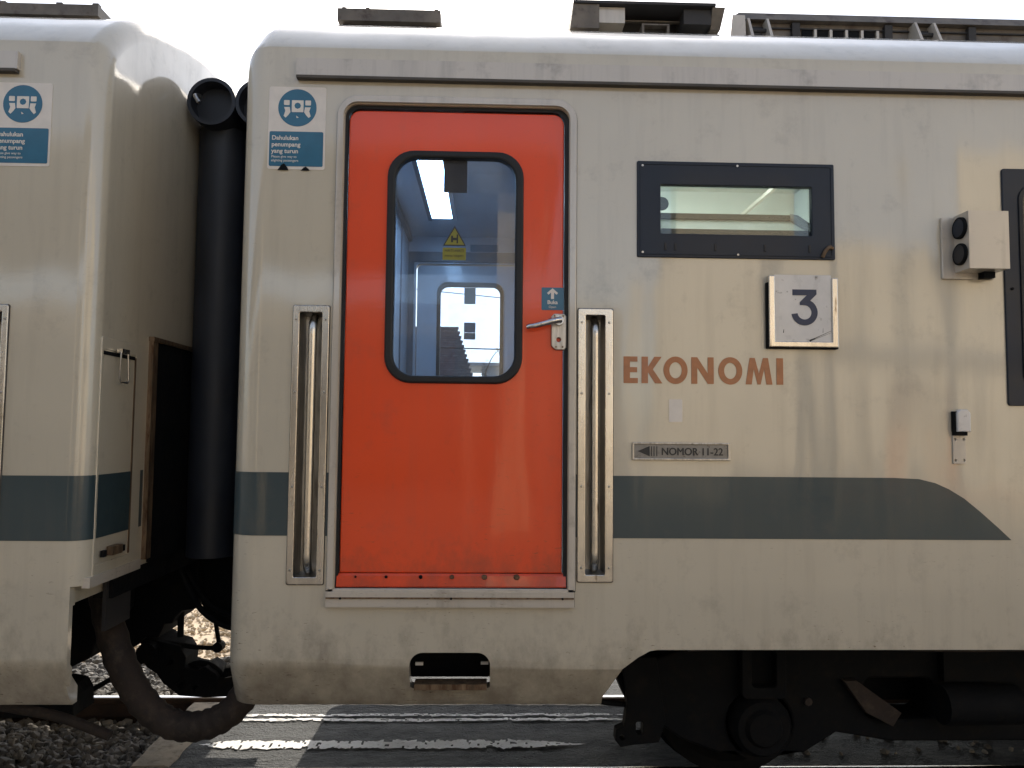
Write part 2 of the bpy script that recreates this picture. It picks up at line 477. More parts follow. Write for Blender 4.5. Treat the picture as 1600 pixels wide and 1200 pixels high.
# ragged strips of sunlight on the crossing, put in as white sheets
def sun_strip(label, y0, y1, x0, x1, seed, holes):
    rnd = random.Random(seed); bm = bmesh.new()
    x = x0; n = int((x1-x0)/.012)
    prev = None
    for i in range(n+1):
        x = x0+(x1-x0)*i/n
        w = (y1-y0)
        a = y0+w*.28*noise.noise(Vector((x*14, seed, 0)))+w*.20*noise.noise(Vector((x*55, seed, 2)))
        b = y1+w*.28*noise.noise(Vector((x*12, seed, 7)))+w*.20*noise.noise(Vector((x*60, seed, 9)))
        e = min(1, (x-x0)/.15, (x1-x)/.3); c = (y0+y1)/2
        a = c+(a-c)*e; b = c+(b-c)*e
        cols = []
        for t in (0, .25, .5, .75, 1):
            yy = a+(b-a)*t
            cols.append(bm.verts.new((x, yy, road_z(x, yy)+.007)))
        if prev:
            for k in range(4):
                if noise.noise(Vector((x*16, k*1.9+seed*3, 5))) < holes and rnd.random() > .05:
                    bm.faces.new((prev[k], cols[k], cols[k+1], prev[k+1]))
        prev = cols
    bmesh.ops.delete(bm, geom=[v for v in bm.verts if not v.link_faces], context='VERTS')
    o = fin("painted_sun_strip", bm, m_white, None, 60)
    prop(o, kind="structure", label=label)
sun_strip("broad painted strip of sunlight on the asphalt nearest the camera", 1.295, 1.395, -1.56, .56, 1, .42)
sun_strip("thin painted strip of sunlight, near one of the closely spaced pair", 1.685, 1.725, -1.56, 1.0, 2, .30)
sun_strip("thin painted strip of sunlight, far one of the closely spaced pair", 1.765, 1.80, -1.56, .9, 3, .20)

# ------------------------------------------------------------------ carriage body
PROF = [(.095, .628), (.075, .655), (.004, .788), (0, .83), (0, 1.6), (0, 2.4), (0, 3.16), (.007, 3.226), (.028, 3.254), (.10, 3.332), (.20, 3.418), (.33, 3.495), (.50, 3.56), (.75, 3.64), (1.05, 3.705), (1.5, 3.74)]
PROF = PROF + [(3-y, z) for y, z in PROF[-2::-1]]
def offset_poly(p, d):
    n = len(p); out = []
    for i in range(n):
        a = Vector(p[i-1]); b = Vector(p[i]); c = Vector(p[(i+1) % n])
        e1 = (b-a).normalized(); e2 = (c-b).normalized()
        n1 = Vector((e1.y, -e1.x)); n2 = Vector((e2.y, -e2.x))
        m = (n1+n2); m.normalize(); k = m.dot(n1)
        q = b+m*d/max(k, .4); out.append((q.x, q.y))
    return out
def car_solid(xl, xr, r=.11):
    bm = bmesh.new(); rings = []
    sta = [(xl+r*(1-math.cos(.5*PI*k/8)), r*(1-math.sin(.5*PI*k/8))) for k in range(9)]
    mid = [(xl+r+(xr-xl-2*r)*i/6, 0) for i in range(1, 6)]
    end = [(xr-(x-xl), d) for x, d in sta][::-1]
    for x, d in sta+mid+end:
        # the profile runs anticlockwise seen from +x here: inward is +d along its left normal
        pts = [(1.5+(y-1.5)*(1-d/1.5), 2.2+(z-2.2)*(1-d/1.45) if z > 1.0 else z) for y, z in PROF]
        rings.append([bm.verts.new((x, y, z)) for y, z in pts])
    n = len(PROF)
    for a, b in zip(rings, rings[1:]):
        for i in range(n): bm.faces.new((a[i], a[(i+1) % n], b[(i+1) % n], b[i]))
    bm.faces.new(rings[0]); bm.faces.new(rings[-1][::-1])
    bmesh.ops.recalc_face_normals(bm, faces=bm.faces)
    return bm

def tmp(bm):
    bmesh.ops.recalc_face_normals(bm, faces=bm.faces)
    me = bpy.data.meshes.new("t"); bm.to_mesh(me); bm.free()
    o = bpy.data.objects.new("t", me); COL.objects.link(o); return o
def prism(loop, a, b, axis='Y'):
    bm = bmesh.new()
    if axis == 'Y':
        p = [bm.verts.new((x, a, z)) for x, z in loop]; q = [bm.verts.new((x, b, z)) for x, z in loop]
    else:
        p = [bm.verts.new((a, y, z)) for y, z in loop]; q = [bm.verts.new((b, y, z)) for y, z in loop]
    n = len(loop)
    for i in range(n): bm.faces.new((p[i], p[(i+1) % n], q[(i+1) % n], q[i]))
    bm.faces.new(p[::-1]); bm.faces.new(q)
    return bm
def carve(bm, cutters, name, m, parent):
    o = tmp(bm); cs = [tmp(c) for c in cutters]
    for c in cs:
        md = o.modifiers.new("b", 'BOOLEAN'); md.operation = 'DIFFERENCE'; md.object = c; md.solver = 'EXACT'
    dg = bpy.context.evaluated_depsgraph_get()
    me = bpy.data.meshes.new_from_object(o.evaluated_get(dg))
    for c in cs+[o]: bpy.data.objects.remove(c)
    me.name = name
    me.materials.clear()
    ob = link(name, me, m, parent, 28)
    md = ob.modifiers.new("wn", 'WEIGHTED_NORMAL'); md.keep_sharp = True; md.weight = 80
    return ob

def inner_cut(x0, x1):     # hollow of the saloon
    lp = [(.045, 1.09), (.045, 3.15), (.14, 3.3), (.5, 3.46), (1.5, 3.60), (2.5, 3.46), (2.86, 3.3), (2.955, 3.15), (2.955, 1.09)]
    return prism(lp, x0, x1, 'X')
def under_cut(x0, x1):     # hollow below the floor, leaving the thin skirts
    lp = [(.13, .5), (.13, .69), (.03, .80), (.03, 1.02), (2.97, 1.02), (2.97, .80), (2.87, .69), (2.87, .5)]
    return prism(lp, x0, x1, 'X')

DOOR = (-.583, .310, 1.09, 2.995)
right_car = empty("passenger_carriage", (4.0, 1.5, 0), "cream carriage with the orange door, EKONOMI lettering and number 3 plate", "train carriage", "coupled carriages of the train")
left_car = empty("passenger_carriage", (-5.0, 1.5, 0), "cream carriage at the left edge, its end wall facing the gap", "train carriage", "coupled carriages of the train")

xl, xr = -1.0, 10.0
# coach windows beyond the first
win_x = [2.085, 4.3, 6.5]
cutters = [inner_cut(xl+.06, xr-.06), under_cut(xl+.05, xr-.05),
    prism(rrect(*DOOR, .05, corners=(0,0,1,1)), -.2, 3.2),
    prism(rrect(.62, 1.345, 2.43, 2.745, .02), -.2, .3),
    prism(rrect(-.745, -.645, 1.13, 2.165, .004), -.2, .3),
    prism(rrect(.372, .460, 1.14, 2.175, .004), -.2, .3),
    prism(rrect(-.292, .016, .706, .853, .05, corners=(.2,.2,1,1)), -.2, .3),
    prism([(.455, .5), (.457, .66), (.525, .79), (.585, .835), (.632, .860), (.66, .864), (7.5, .872), (7.6, .5)], -.3, 1.5)]
for wx in win_x: cutters.append(prism(rrect(wx+.06, wx+1.35, 1.87, 2.73, .05), -.2, 3.3))
body = carve(car_solid(xl, xr), cutters, "body", m_body, right_car)

lx = -1.53
lcut = [inner_cut(-9.9, lx-.06), under_cut(-9.95, lx-.05)]
lcut += [prism(rrect(-1.963, -1.873, 1.13, 2.165, .004), -.2, .3)]
bmx = bmesh.new(); box(bmx, -1.580, -1.3, -.4, 3.4, .3, 1.095); lcut.append(bmx)
bmx = bmesh.new(); box(bmx, -1.60, -1.29, .045, 2.955, .31, 1.096); lcut.append(bmx)
lcut.append(prism(rrect(-2.85, -2.05, 1.09, 2.995, .05, corners=(0,0,1,1)), -.2, 3.2))
lbody = carve(car_solid(-10.0, lx, .075), lcut, "body", m_body, left_car)

# slate stripe as a thin sheet following the wall
def stripe_sheet(pts, z0, z1, parent, tail=None):
    bm = bmesh.new()
    a = [bm.verts.new((x, y, z0)) for x, y in pts]; b = [bm.verts.new((x, y, z1)) for x, y in pts]
    for i in range(len(pts)-1): bm.faces.new((a[i], a[i+1], b[i+1], b[i]))
    me = bpy.data.meshes.new("stripe"); bm.to_mesh(me); bm.free()
    return link("stripe", me, m_stripe, parent, 40)
def corner(xe, sgn, r=.11, e=.0018, n=10):
    """arc round the corner from the side wall (y=-e) to the end wall, sgn=+1 for a right hand end"""
    cx = xe-sgn*r; cy = r
    return [(cx+sgn*(r+e)*math.sin(.5*PI*k/n), cy-(r+e)*math.cos(.5*PI*k/n)) for k in range(n+1)]
Z0, Z1 = 1.293, 1.535
ptsl = corner(xl, -1)[::-1]
stripe_sheet([(xl-.0018, 1.0)]+ptsl+[(-.752, -.0018)], Z0, Z1, right_car)
stripe_sheet([(-.638, -.0018), (-.606, -.0018)], Z0, Z1, right_car)
stripe_sheet([(.337, -.0018), (.366, -.0018)], Z0, Z1, right_car)
# long right hand run with its swept tail
up = [(.468, 1.531), (1.60, 1.531), (1.70, 1.527), (1.765, 1.512), (1.82, 1.488), (1.88, 1.452), (1.95, 1.395), (2.02, 1.333), (2.066, 1.290)]
bm = bmesh.new()
bm.faces.new([bm.verts.new((x, -.0018, z)) for x, z in [(.468, 1.290)]+[(2.066, 1.290)][:1]+up[-2::-1]])
me = bpy.data.meshes.new("stripe"); bm.to_mesh(me); bm.free(); link("stripe", me, m_stripe, right_car)
ptsl = corner(lx, 1, .075)
stripe_sheet([(-9, -.0018), (-1.98, -.0018)], 1.268, 1.515, left_car)
stripe_sheet([(-1.86, -.0018)]+ptsl+[(lx+.0018, .47)], 1.268, 1.515, left_car)

# drip rails
m_lip = mat('grimy_sealant', (.09, .08, .07), .8, var=.4, vs=5)
def drip(x0, x1, parent):
    bm = bmesh.new(); box(bm, x0, x1, -.022, .004, 3.098, 3.168)
    o = fin("drip_rail", bm, m_trim, parent, bevel=.006)
    B("drip_lip", x0+.004, x1-.004, -.030, .002, 3.085, 3.096, m_lip, o, .002)
drip(-.777, 9.5, right_car)
drip(-9.5, -1.857, left_car)

# ------------------------------------------------------------------ handrail recesses
def handrail(x0, x1, s0, s1, z0, z1, parent, barx):
    fr = plate("handrail_recess", [rrect(x0, x1, z0, z1, .008), rrect(s0, s1, z0+.028, z1-.026, .006)], -.009, .001, m_steel, parent, bevel=.0025)
    plate('frame_sealant', [rrect(x0-.0025, x1+.0025, z0-.0025, z1+.0025, .008), rrect(s0-.002, s1+.002, z0+.026, z1-.024, .006)], -.0026, .0006, m_lip, fr)
    bm = bmesh.new()
    a, b, c, d = s0-.006, s1+.006, z0+.022, z1-.02
    vs = [bm.verts.new(p) for p in ((a, .0, c), (b, .0, c), (b, .0, d), (a, .0, d), (a+.012, .085, c+.012), (b-.012, .085, c+.012), (b-.012, .085, d-.012), (a+.012, .085, d-.012))]
    for f in ((0,1,5,4),(1,2,6,5),(2,3,7,6),(3,0,4,7),(4,5,6,7)): bm.faces.new([vs[i] for i in f])
    fin("recess_tray", bm, m_steeld, fr, 20)
    zt, zb = z1-.05, z0+.05
    T("grab_bar", spline([(barx, .075, zt+.012), (barx, .045, zt+.004), (barx, .022, zt-.03), (barx, .020, zt-.08)], 5)[:-1]+[Vector((barx, .020, zt-.08)), Vector((barx, .020, zb+.08))]+spline([(barx, .020, zb+.08), (barx, .022, zb+.03), (barx, .045, zb-.004), (barx, .075, zb-.012)], 5)[1:], .0165, m_steel, fr, 16)
    sc = None
    for zz in (z1-.055, z0+(z1-z0)*.685, z0+(z1-z0)*.345, z0+.055):
        for xx in ((x0+s0)/2, (x1+s1)/2):
            bm = bmesh.new(); tube(bm, [(xx, -.0135, zz), (xx, -.0105, zz), (xx, -.0085, zz)], [.003, .0048, .0052], 10)
            fin("screw", bm, m_steeld, fr, 30)
    return fr
handrail(-.765, -.625, -.740, -.652, 1.109, 2.183, right_car, -.694)
handrail(.348, .486, .378, .455, 1.122, 2.186, right_car, .420)
handrail(-1.99, -1.853, -1.965, -1.876, 1.094, 2.17, left_car, -1.92)

# ------------------------------------------------------------------ door and surround
plate("door_surround", [rrect(-.612, .340, 1.089, 3.028, .085, corners=(0,0,1,1)), rrect(-.592, .318, 1.06, 3.004, .062, corners=(0,0,1,1))], -.016, .003, m_trim, right_car, bevel=.005)
plate("door_jamb_seal", [rrect(-.590, .316, 1.091, 3.002, .06, corners=(0,0,1,1)), rrect(-.572, .296, 1.08, 2.982, .05, corners=(0,0,1,1))], .012, .06, m_black, right_car)
door = plate("door", [rrect(-.569, .291, 1.150, 2.977, .045, corners=(0,0,1,1)), rrect(-.398, .116, 1.899, 2.800, .095)], .018, .055, m_orange, right_car, bevel=.005)
# kick rail at the foot of the door
bm = bmesh.new()
lp = [(.052, 1.098), (.004, 1.098), (.001, 1.103), (.012, 1.140), (.020, 1.148), (.052, 1.148)]
a = [bm.verts.new((-.577, y, z)) for y, z in lp]; b = [bm.verts.new((.306, y, z)) for y, z in lp]
for i in range(6): bm.faces.new((a[i], a[(i+1) % 6], b[(i+1) % 6], b[i]))
bm.faces.new(a); bm.faces.new(b[::-1])
fin("kick_rail", bm, m_orange, door, 25)
for i, x in enumerate((-.505, -.388, -.255, -.135, -.01, .115)):
    s = .0045+.0016*i
    bm = bmesh.new(); tube(bm, [(x, -.0015+.002, 1.137), (x, .009, 1.137)], [s*.6, s], 10)
    fin("rivet", bm, m_rust if i > 2 else m_under, door)
plate('surround_sealant', [rrect(-.6145, .3425, 1.088, 3.0305, .087, corners=(0,0,1,1)), rrect(-.60, .33, 1.06, 3.01, .07, corners=(0,0,1,1))], -.0025, .001, m_lip, right_car)
# window rubber, glass and stickers on it
seal = plate("window_seal", [rrect(-.412, .130, 1.885, 2.815, .105, 8), rrect(-.380, .098, 1.915, 2.786, .085, 8)], .004, .050, m_black, door, bevel=.008)
pane = plate("window_pane", [rrect(-.384, .102, 1.911, 2.790, .08)], .036, .037, m_glass, door)
plate("brown_label", [rrect(-.191, -.097, 2.655, 2.79, .002)], .0392, .0400, m_brown, door)
wt = plate("warning_sticker", [[(-.186, 2.440), (-.102, 2.440), (-.144, 2.512)]], .0335, .0342, m_yellow, door)
plate("warning_outline", [[(-.190, 2.437), (-.098, 2.437), (-.144, 2.518)], [(-.183, 2.442), (-.105, 2.442), (-.144, 2.509)]], .0328, .0334, m_ink, door)
bm = bmesh.new()
for x0, x1, z0, z1 in ((-.158, -.150, 2.452, 2.478), (-.150, -.136, 2.460, 2.470), (-.136, -.130, 2.448, 2.484)): box(bm, x0, x1, .0322, .0334, z0, z1)
fin("warning_symbol", bm, m_ink, door)
ws = plate("warning_text_sticker", [rrect(-.191, -.098, 2.380, 2.430, .003)], .0335, .0342, m_yellow, door)
text("warning_lettering", "HATI-HATI", -.1445, 2.413, .0330, .016, m_ink, door, align='CENTER')
text("warning_lettering", "AWAS TERJEPIT", -.1445, 2.393, .0330, .011, m_ink, door, align='CENTER')
# opening instruction sticker
st = plate("open_sticker", [rrect(.205, .293, 2.182, 2.272, .003)], .0158, .0175, m_blue, door)
plate("arrow", [[(.242, 2.226), (.254, 2.226), (.254, 2.252), (.264, 2.243), (.270, 2.250), (.248, 2.269), (.226, 2.250), (.232, 2.243), (.242, 2.252)]], .0150, .0158, m_sticker, door)
text("sticker_lettering", "Buka", .248, 2.206, .0152, .021, m_sticker, door, bold=.0006, align='CENTER')
text("sticker_lettering", "Open", .248, 2.190, .0152, .013, m_sticker, door, align='CENTER')
# lock plate and lever
lp = plate("lock_plate", [[(.250, 2.03), (.262, 2.022), (.294, 2.022), (.303, 2.032), (.303, 2.156), (.294, 2.166), (.254, 2.166), (.243, 2.154), (.243, 2.04)], circ(.272, 2.062, .0085, 16)], .004, .018, m_steeld, door, bevel=.003)
hb = bmesh.new()
tube(hb, [(.272, .005, 2.136), (.272, -.022, 2.136)], [.021, .018], 20)
tube(hb, spline([(.280, -.026, 2.138), (.255, -.030, 2.134), (.220, -.031, 2.124), (.180, -.030, 2.113), (.160, -.028, 2.110), (.150, -.020, 2.109)], 5), [.0125]*8+[.0115]*10+[.0105]*8, 12)
fin("door_handle", hb, m_chrome, door, 40)
for x, z in ((.256, 2.157), (.290, 2.157), (.262, 2.034), (.288, 2.034)): T("lock_bolt", [(x, .0015, z), (x, .006, z)], .0038, m_rust, door, 8)
# sill
sill = B("door_sill", -.612, .336, -.022, .012, 1.028, 1.086, m_trim, right_car, .004)
plate('sill_sealant', [rrect(-.6155, .3395, 1.0245, 1.0895, .002)], -.0022, .0008, m_lip, sill)
B("sill_lip", -.610, .334, -.027, -.020, 1.060, 1.0655, m_rust, sill, .001)
for x in (-.555, -.135, .29):
    T("rivet", [(x, -.0305, 1.0625), (x, -.0265, 1.0625)], .0045, m_under, sill, 8)
B("sill_tread", -.59, .315, .012, .1, 1.075, 1.088, m_steeld, sill, .002)

# ------------------------------------------------------------------ toilet hopper window
tw = plate("toilet_window", [rrect(.582, 1.378, 2.396, 2.785, .006), rrect(.676, 1.286, 2.492, 2.690, .004)], -.008, .02, m_frame, right_car, bevel=.0025)
plate("window_border", [rrect(.592, 1.368, 2.406, 2.775, .006), rrect(.597, 1.363, 2.411, 2.770, .006)], -.0105, -.0075, m_frame, tw, bevel=.001)
plate("window_glass", [rrect(.66, 1.30, 2.48, 2.70, .004)], .012, .013, m_glassw, tw)
for x in (.69, .73, .89, 1.09, 1.27): B("catch_tab", x, x+.008, -.0115, -.0075, 2.425, 2.452, m_acd, tw, .001)
for x, z in ((.603, 2.765), (.985, 2.77), (.603, 2.415), (.985, 2.41)): T("screw", [(x, -.012, z), (x, -.0075, z)], .0045, m_steeld, tw, 10)
bm = bmesh.new()
tube(bm, spline([(1.325, -.010, 2.405), (1.335, -.016, 2.43), (1.352, -.015, 2.445), (1.366, -.010, 2.440)], 4), .008, 8)
fin("glue_smear", bm, m_rust, tw)
# tilted inner sash
bm = bmesh.new()
def bar(bm, p, q, w=.018, d=.014):
    p, q = Vector(p), Vector(q); dd = (q-p).normalized(); a = dd.cross(Vector((0, .4, 1))).normalized()*w; b = dd.cross(a).normalized()*d
    r1 = [bm.verts.new(p+s*a+t*b) for s, t in ((1,1),(1,-1),(-1,-1),(-1,1))]; r2 = [bm.verts.new(q+s*a+t*b) for s, t in ((1,1),(1,-1),(-1,-1),(-1,1))]
    for i in range(4): bm.faces.new((r1[i], r1[(i+1) % 4], r2[(i+1) % 4], r2[i]))
    bm.faces.new(r1[::-1]); bm.faces.new(r2)
bar(bm, (.60, .22, 2.620), (1.30, .22, 2.620), .015)
bar(bm, (1.30, .22, 2.630), (1.335, .03, 2.500), .02)
bar(bm, (.60, .03, 2.503), (1.33, .03, 2.503), .012)
bar(bm, (.60, .22, 2.620), (.66, .03, 2.50), .012)
fin("tilted_sash", bm, m_black, tw, bevel=.002)
bm = bmesh.new()
vs = [bm.verts.new(p) for p in ((.60, .032, 2.5), (1.33, .032, 2.5), (1.30, .215, 2.615), (.60, .215, 2.615))]; bm.faces.new(vs)
fin("frosted_pane", bm, m_frost, tw)
T("sash_knob", [(.728, .235, 2.675), (.728, .20, 2.675)], [.022, .030], m_frame, tw, 12)
# toilet room walls, ceiling, lamp
tr = B("toilet_back_wall", .56, 2.0, 1.60, 1.62, 1.1, 3.2, m_toilet, right_car, 0)
B("toilet_side_wall", .54, .56, .05, 1.62, 1.1, 3.2, m_toilet, right_car, 0)
B("toilet_side_wall", 2.0, 2.02, .05, 1.62, 1.1, 3.2, m_toilet, right_car, 0)
B("toilet_ceiling", .56, 2.0, .05, 1.60, 3.18, 3.2, m_toilet, right_car, 0)
B("toilet_corner_post", 1.86, 1.99, 1.2, 1.58, 1.1, 3.17, m_toilet, right_car, .03)
B("toilet_pipe", 1.50, 1.52, .75, 1.595, 3.0, 3.02, m_sticker, right_car, .004)
B("toilet_mirror", .9, 1.4, 1.57, 1.59, 2.2, 2.9, m_steel, right_car, 0)
tl = B("toilet_lamp", .75, 1.35, .5, .75, 3.14, 3.175, m_tubew, right_car, .004)

# ------------------------------------------------------------------ number plate 3
np_ = empty("number_plate", (1.24, 0, 2.18), None, None); np_.parent = right_car
np_.location = Vector((1.24, 0, 2.18))-right_car.location
del_keys = [k for k in np_.keys()]
plate("plate_frame", [[(1.100, 2.042), (1.376, 2.042), (1.376, 2.318), (1.352, 2.318), (1.352, 2.064), (1.124, 2.064), (1.124, 2.325), (1.100, 2.325)]], -.030, -.001, m_steel, np_, bevel=.003)
plate("plate_backing", [rrect(1.095, 1.380, 2.036, 2.30, .004)], -.018, -.0005, m_under, np_)
plate("plate_face", [rrect(1.124, 1.352, 2.064, 2.330, .004)], -.0235, -.016, m_face, np_, bevel=.001)
def three(x0, z0, k):
    o = [(965,115),(1097,115),(1097,141),(1054,184)]
    cx, cy = 1030, 240
    for i in range(25):
        a = math.radians(66-238*i/24); o.append((cx+72*math.cos(a), cy-72*math.sin(a)))
    for i in range(25):
        a = math.radians(-172+252*i/24); o.append((cx+39*math.cos(a), cy-39*math.sin(a)))
    o += [(1005,200),(1005,184),(1043,147),(965,147)]
    return [(x0+(x-957)*k, z0+(312-y)*k) for x, y in o]
plate("digit_three", [three(1.190, 2.128, .000728)], -.0252, -.0232, m_navy, np_)
for (xa, za, xb, zb, w) in ((1.262, 2.068, 1.350, 2.108, .0016), (1.268, 2.068, 1.350, 2.101, .001), (1.262, 2.067, 1.285, 2.078, .004), (1.158, 2.098, 1.160, 2.112, .002), (1.316, 2.10, 1.317, 2.118, .001)):
    bm = bmesh.new(); d = Vector((xb-xa, 0, zb-za)).normalized(); nn = Vector((-d.z, 0, d.x))*w
    bm.faces.new([bm.verts.new(Vector((x, -.0240, z))+s*nn) for x, z, s in ((xa, za, 1), (xb, zb, .4), (xb, zb, -.4), (xa, za, -1))])
    fin("scratch", bm, m_ink, np_)

# EKONOMI lettering
def ekonomi():
    L = []
    E_ = [(0,0),(78,0),(78,28),(35,28),(35,59),(74,59),(74,87),(35,87),(35,117),(76,117),(76,145),(0,145)]
    K_ = [(0,0),(35,0),(35,60),(74,0),(114,0),(62,76),(110,145),(70,145),(35,90),(35,145),(0,145)]
    N_ = [(0,0),(33,0),(33,88),(90,0),(123,0),(123,145),(90,145),(90,57),(33,145),(0,145)]
    M_ = [(0,0),(33,0),(45,84),(65,0),(82,0),(102,84),(114,0),(147,0),(124,145),(96,145),(73.5,58),(51,145),(23,145)]
    I_ = [(0,0),(37,0),(37,145),(0,145)]
    for g, x in ((E_, 50), (K_, 148), (N_, 420), (M_, 718), (I_, 888)): L.append([(x+a, b) for a, b in g])
    for cx in (334, 634):
        L.append(circ(cx, 72.5, 66, 40, 75)); L.append(circ(cx, 72.5, 34, 32, 44))
    k = .000726
    return [[(.5285+(a-50)*k, 1.894+b*k) for a, b in lp] for lp in L]
plate("class_lettering", ekonomi(), -.0022, -.0006, m_letter, right_car)
plate("blank_sticker", [rrect(.708, .761, 1.742, 1.832, .004)], -.0018, -.0004, m_sticker, right_car)

# NOMOR 11-22 plate
nm = plate("row_number_plate", [rrect(.561, .949, 1.593, 1.662, .004)], -.006, -.0005, m_grey, right_car, bevel=.001)
plate("plate_rim", [rrect(.561, .949, 1.593, 1.662, .004), rrect(.569, .938, 1.601, 1.655, .003)], -.011, -.0055, m_steeld, nm, bevel=.002)
plate("arrow", [[(.583, 1.628), (.630, 1.608), (.630, 1.648)], rrect(.636, .639, 1.609, 1.647, 0), rrect(.646, .649, 1.609, 1.647, 0), rrect(.657, .660, 1.609, 1.647, 0)], -.0078, -.0058, m_ink, nm)
bm = bmesh.new()
for q, (dx, dz) in enumerate(((0, 0), (.0011, 0), (.0005, .0007), (.0006, -.0006), (.0016, .0003), (-.0004, 0))):
    me = text_mesh("NOMOR 11-22", .0405, 0, .94); me.transform(Matrix.Translation((.675+dx, -.0066-.0001*q, 1.6135+dz)) @ Matrix(((1,0,0,0),(0,0,-1,0),(0,1,0,0),(0,0,0,1)))); bm.from_mesh(me)
me = bpy.data.meshes.new("plate_lettering"); bm.to_mesh(me); bm.free(); link("plate_lettering", me, m_ink, nm, 0)

# ------------------------------------------------------------------ safety stickers
def sticker(x, z0, parent, w=.225, h=.334):
    s = plate("door_courtesy_sticker", [rrect(x, x+w, z0, z0+h, .010)], -.0020, -.0004, m_sticker, parent)
    y = -.0032
    plate("blue_disc", [circ(x+w*.50, z0+h*.745, .0755, 40)], y, -.0021, m_blue, s)
    plate("blue_panel", [rrect(x+.006, x+w-.008, z0+.012, z0+h*.455, .006)], y, -.0021, m_blue, s)
    cx, cz = x+w*.5, z0+h*.745+.004
    y2 = -.0042
    lp = [rrect(cx-.022, cx+.024, cz-.022, cz+.026, .002), circ(cx+.001, cz+.004, .013, 8)]
    for sg in (-1, 1):
        lp.append(rrect(cx+sg*.042-.011, cx+sg*.042+.011, cz+.006, cz+.026, .003))
        lp.append([(cx+sg*.052, cz-.002), (cx+sg*.030, cz-.002), (cx+sg*.027, cz-.022), (cx+sg*.035, cz-.034), (cx+sg*.045, cz-.045), (cx+sg*.053, cz-.038), (cx+sg*.047, cz-.018)])
    lp.append([(cx-.004, cz-.036), (cx+.006, cz-.044), (cx-.002, cz-.046)])
    plate("pictogram", lp, y2, -.0033, m_sticker, s)
    for i, t in enumerate(("Dahulukan", "penumpang", "yang turun")):
        text("sticker_lettering", t, x+.015, z0+.118-i*.0265, -.0036, .0245, m_sticker, s, bold=.0005)
    for i, t in enumerate(("Please give way to", "alighting passengers")):
        text("sticker_lettering", t, x+.015, z0+.046-i*.0155, -.0036, .0135, m_sticker, s)
    return s
s1 = sticker(-.884, 2.724, right_car)
for x, w, h in ((-.822, .022, .028), (-.735, .018, .016)):
    bm = bmesh.new(); bm.faces.new([bm.verts.new((x+a*w, -.0046, 2.719+b*h)) for a, b in ((-1, 0), (1, 0), (.8, .4), (.2, 1), (-.3, .8), (-.6, .4))])
    fin("torn_patch", bm, m_under, s1)
sticker(-1.953, 2.716, left_car)

# ------------------------------------------------------------------ side marker box, hinged bracket, coach windows
mb = plate("marker_lamp_box", [rrect(1.81, 2.02, 2.325, 2.575, .006)], -.012, .0, m_trim, right_car, bevel=.003)
bm = bmesh.new(); box(bm, 1.862, 2.022, -.105, -.010, 2.350, 2.578); fin("lamp_housing", bm, m_trim, mb, bevel=.006)
for z in (2.520, 2.415):
    bm = bmesh.new(); tube(bm, [(1.864, -.055, z), (1.856, -.055, z), (1.850, -.055, z), (1.848, -.055, z)], [.040, .040, .035, .0], 24)
    fin("lens", bm, m_acd if z < 2.5 else m_frame, mb)
    bm = bmesh.new(); rg = []
    for r, x in ((.043, 1.8635), (.043, 1.852), (.037, 1.849), (.037, 1.858)):
        rg.append([bm.verts.new((x, -.055+r*math.cos(2*PI*k/24), z+r*math.sin(2*PI*k/24))) for k in range(24)])
    for a, b in zip(rg, rg[1:]):
        for k in range(24): bm.faces.new((a[k], a[(k+1) % 24], b[(k+1) % 24], b[k]))
    fin("lens_ring", bm, m_under, mb)
B("lamp_drain", 1.955, 2.0, -.05, -.01, 2.325, 2.349, m_under, mb, .003)
hk = plate("hinged_bracket", [rrect(1.838, 1.890, 1.588, 1.70, .003)]+[circ(x, z, .005, 10) for x in (1.847, 1.881) for z in (1.602, 1.685)], -.007, -.0005, m_trim, right_car, bevel=.001)
bm = bmesh.new(); 
hk2 = plate("hinged_cap", [[(1.842, 1.715), (1.895, 1.715), (1.895, 1.790), (1.883, 1.803), (1.856, 1.803), (1.842, 1.790)]], -.035, -.010, m_face, hk, bevel=.004)
B("hinge_block", 1.838, 1.888, -.022, -.0005, 1.70, 1.718, m_under, hk, .002)
B("hinge_block", 1.836, 1.846, -.024, -.0005, 1.715, 1.795, m_under, hk, .002)
for i, wx in enumerate(win_x):
    cw = plate("coach_window", [rrect(wx-.018, wx+1.42, 1.82, 2.783, .012), rrect(wx+.06, wx+1.35, 1.90, 2.70, .05)], -.008, .02, m_frame, right_car, bevel=.003)
    plate("window_rubber", [rrect(wx+.045, wx+1.37, 1.885, 2.715, .06), rrect(wx+.062, wx+1.35, 1.902, 2.698, .05)], -.014, -.006, m_black, cw, bevel=.002)
    plate("window_pane", [rrect(wx+.05, wx+1.36, 1.89, 2.71, .05)], .010, .012, m_glassd, cw)
T("window_bolt", [(2.095, -.0125, 2.29), (2.095, -.0075, 2.29)], .006, m_under, right_car, 10)

# skirt hatch: lip and reflectors
hp = B("jacking_pocket", -.275, .004, .02, .09, .706, .728, m_rust, right_car, .006)
B("pocket_back", -.33, .05, .30, .34, .67, .90, m_under, hp, .003)
B("pocket_roof", -.33, .05, .035, .30, .885, .90, m_under, hp, .003)
B("reflector", -.277, -.247, .09, .10, .779, .790, m_face, hp, .001)
B("reflector", -.020, .010, .09, .10, .782, .793, m_face, hp, .001)

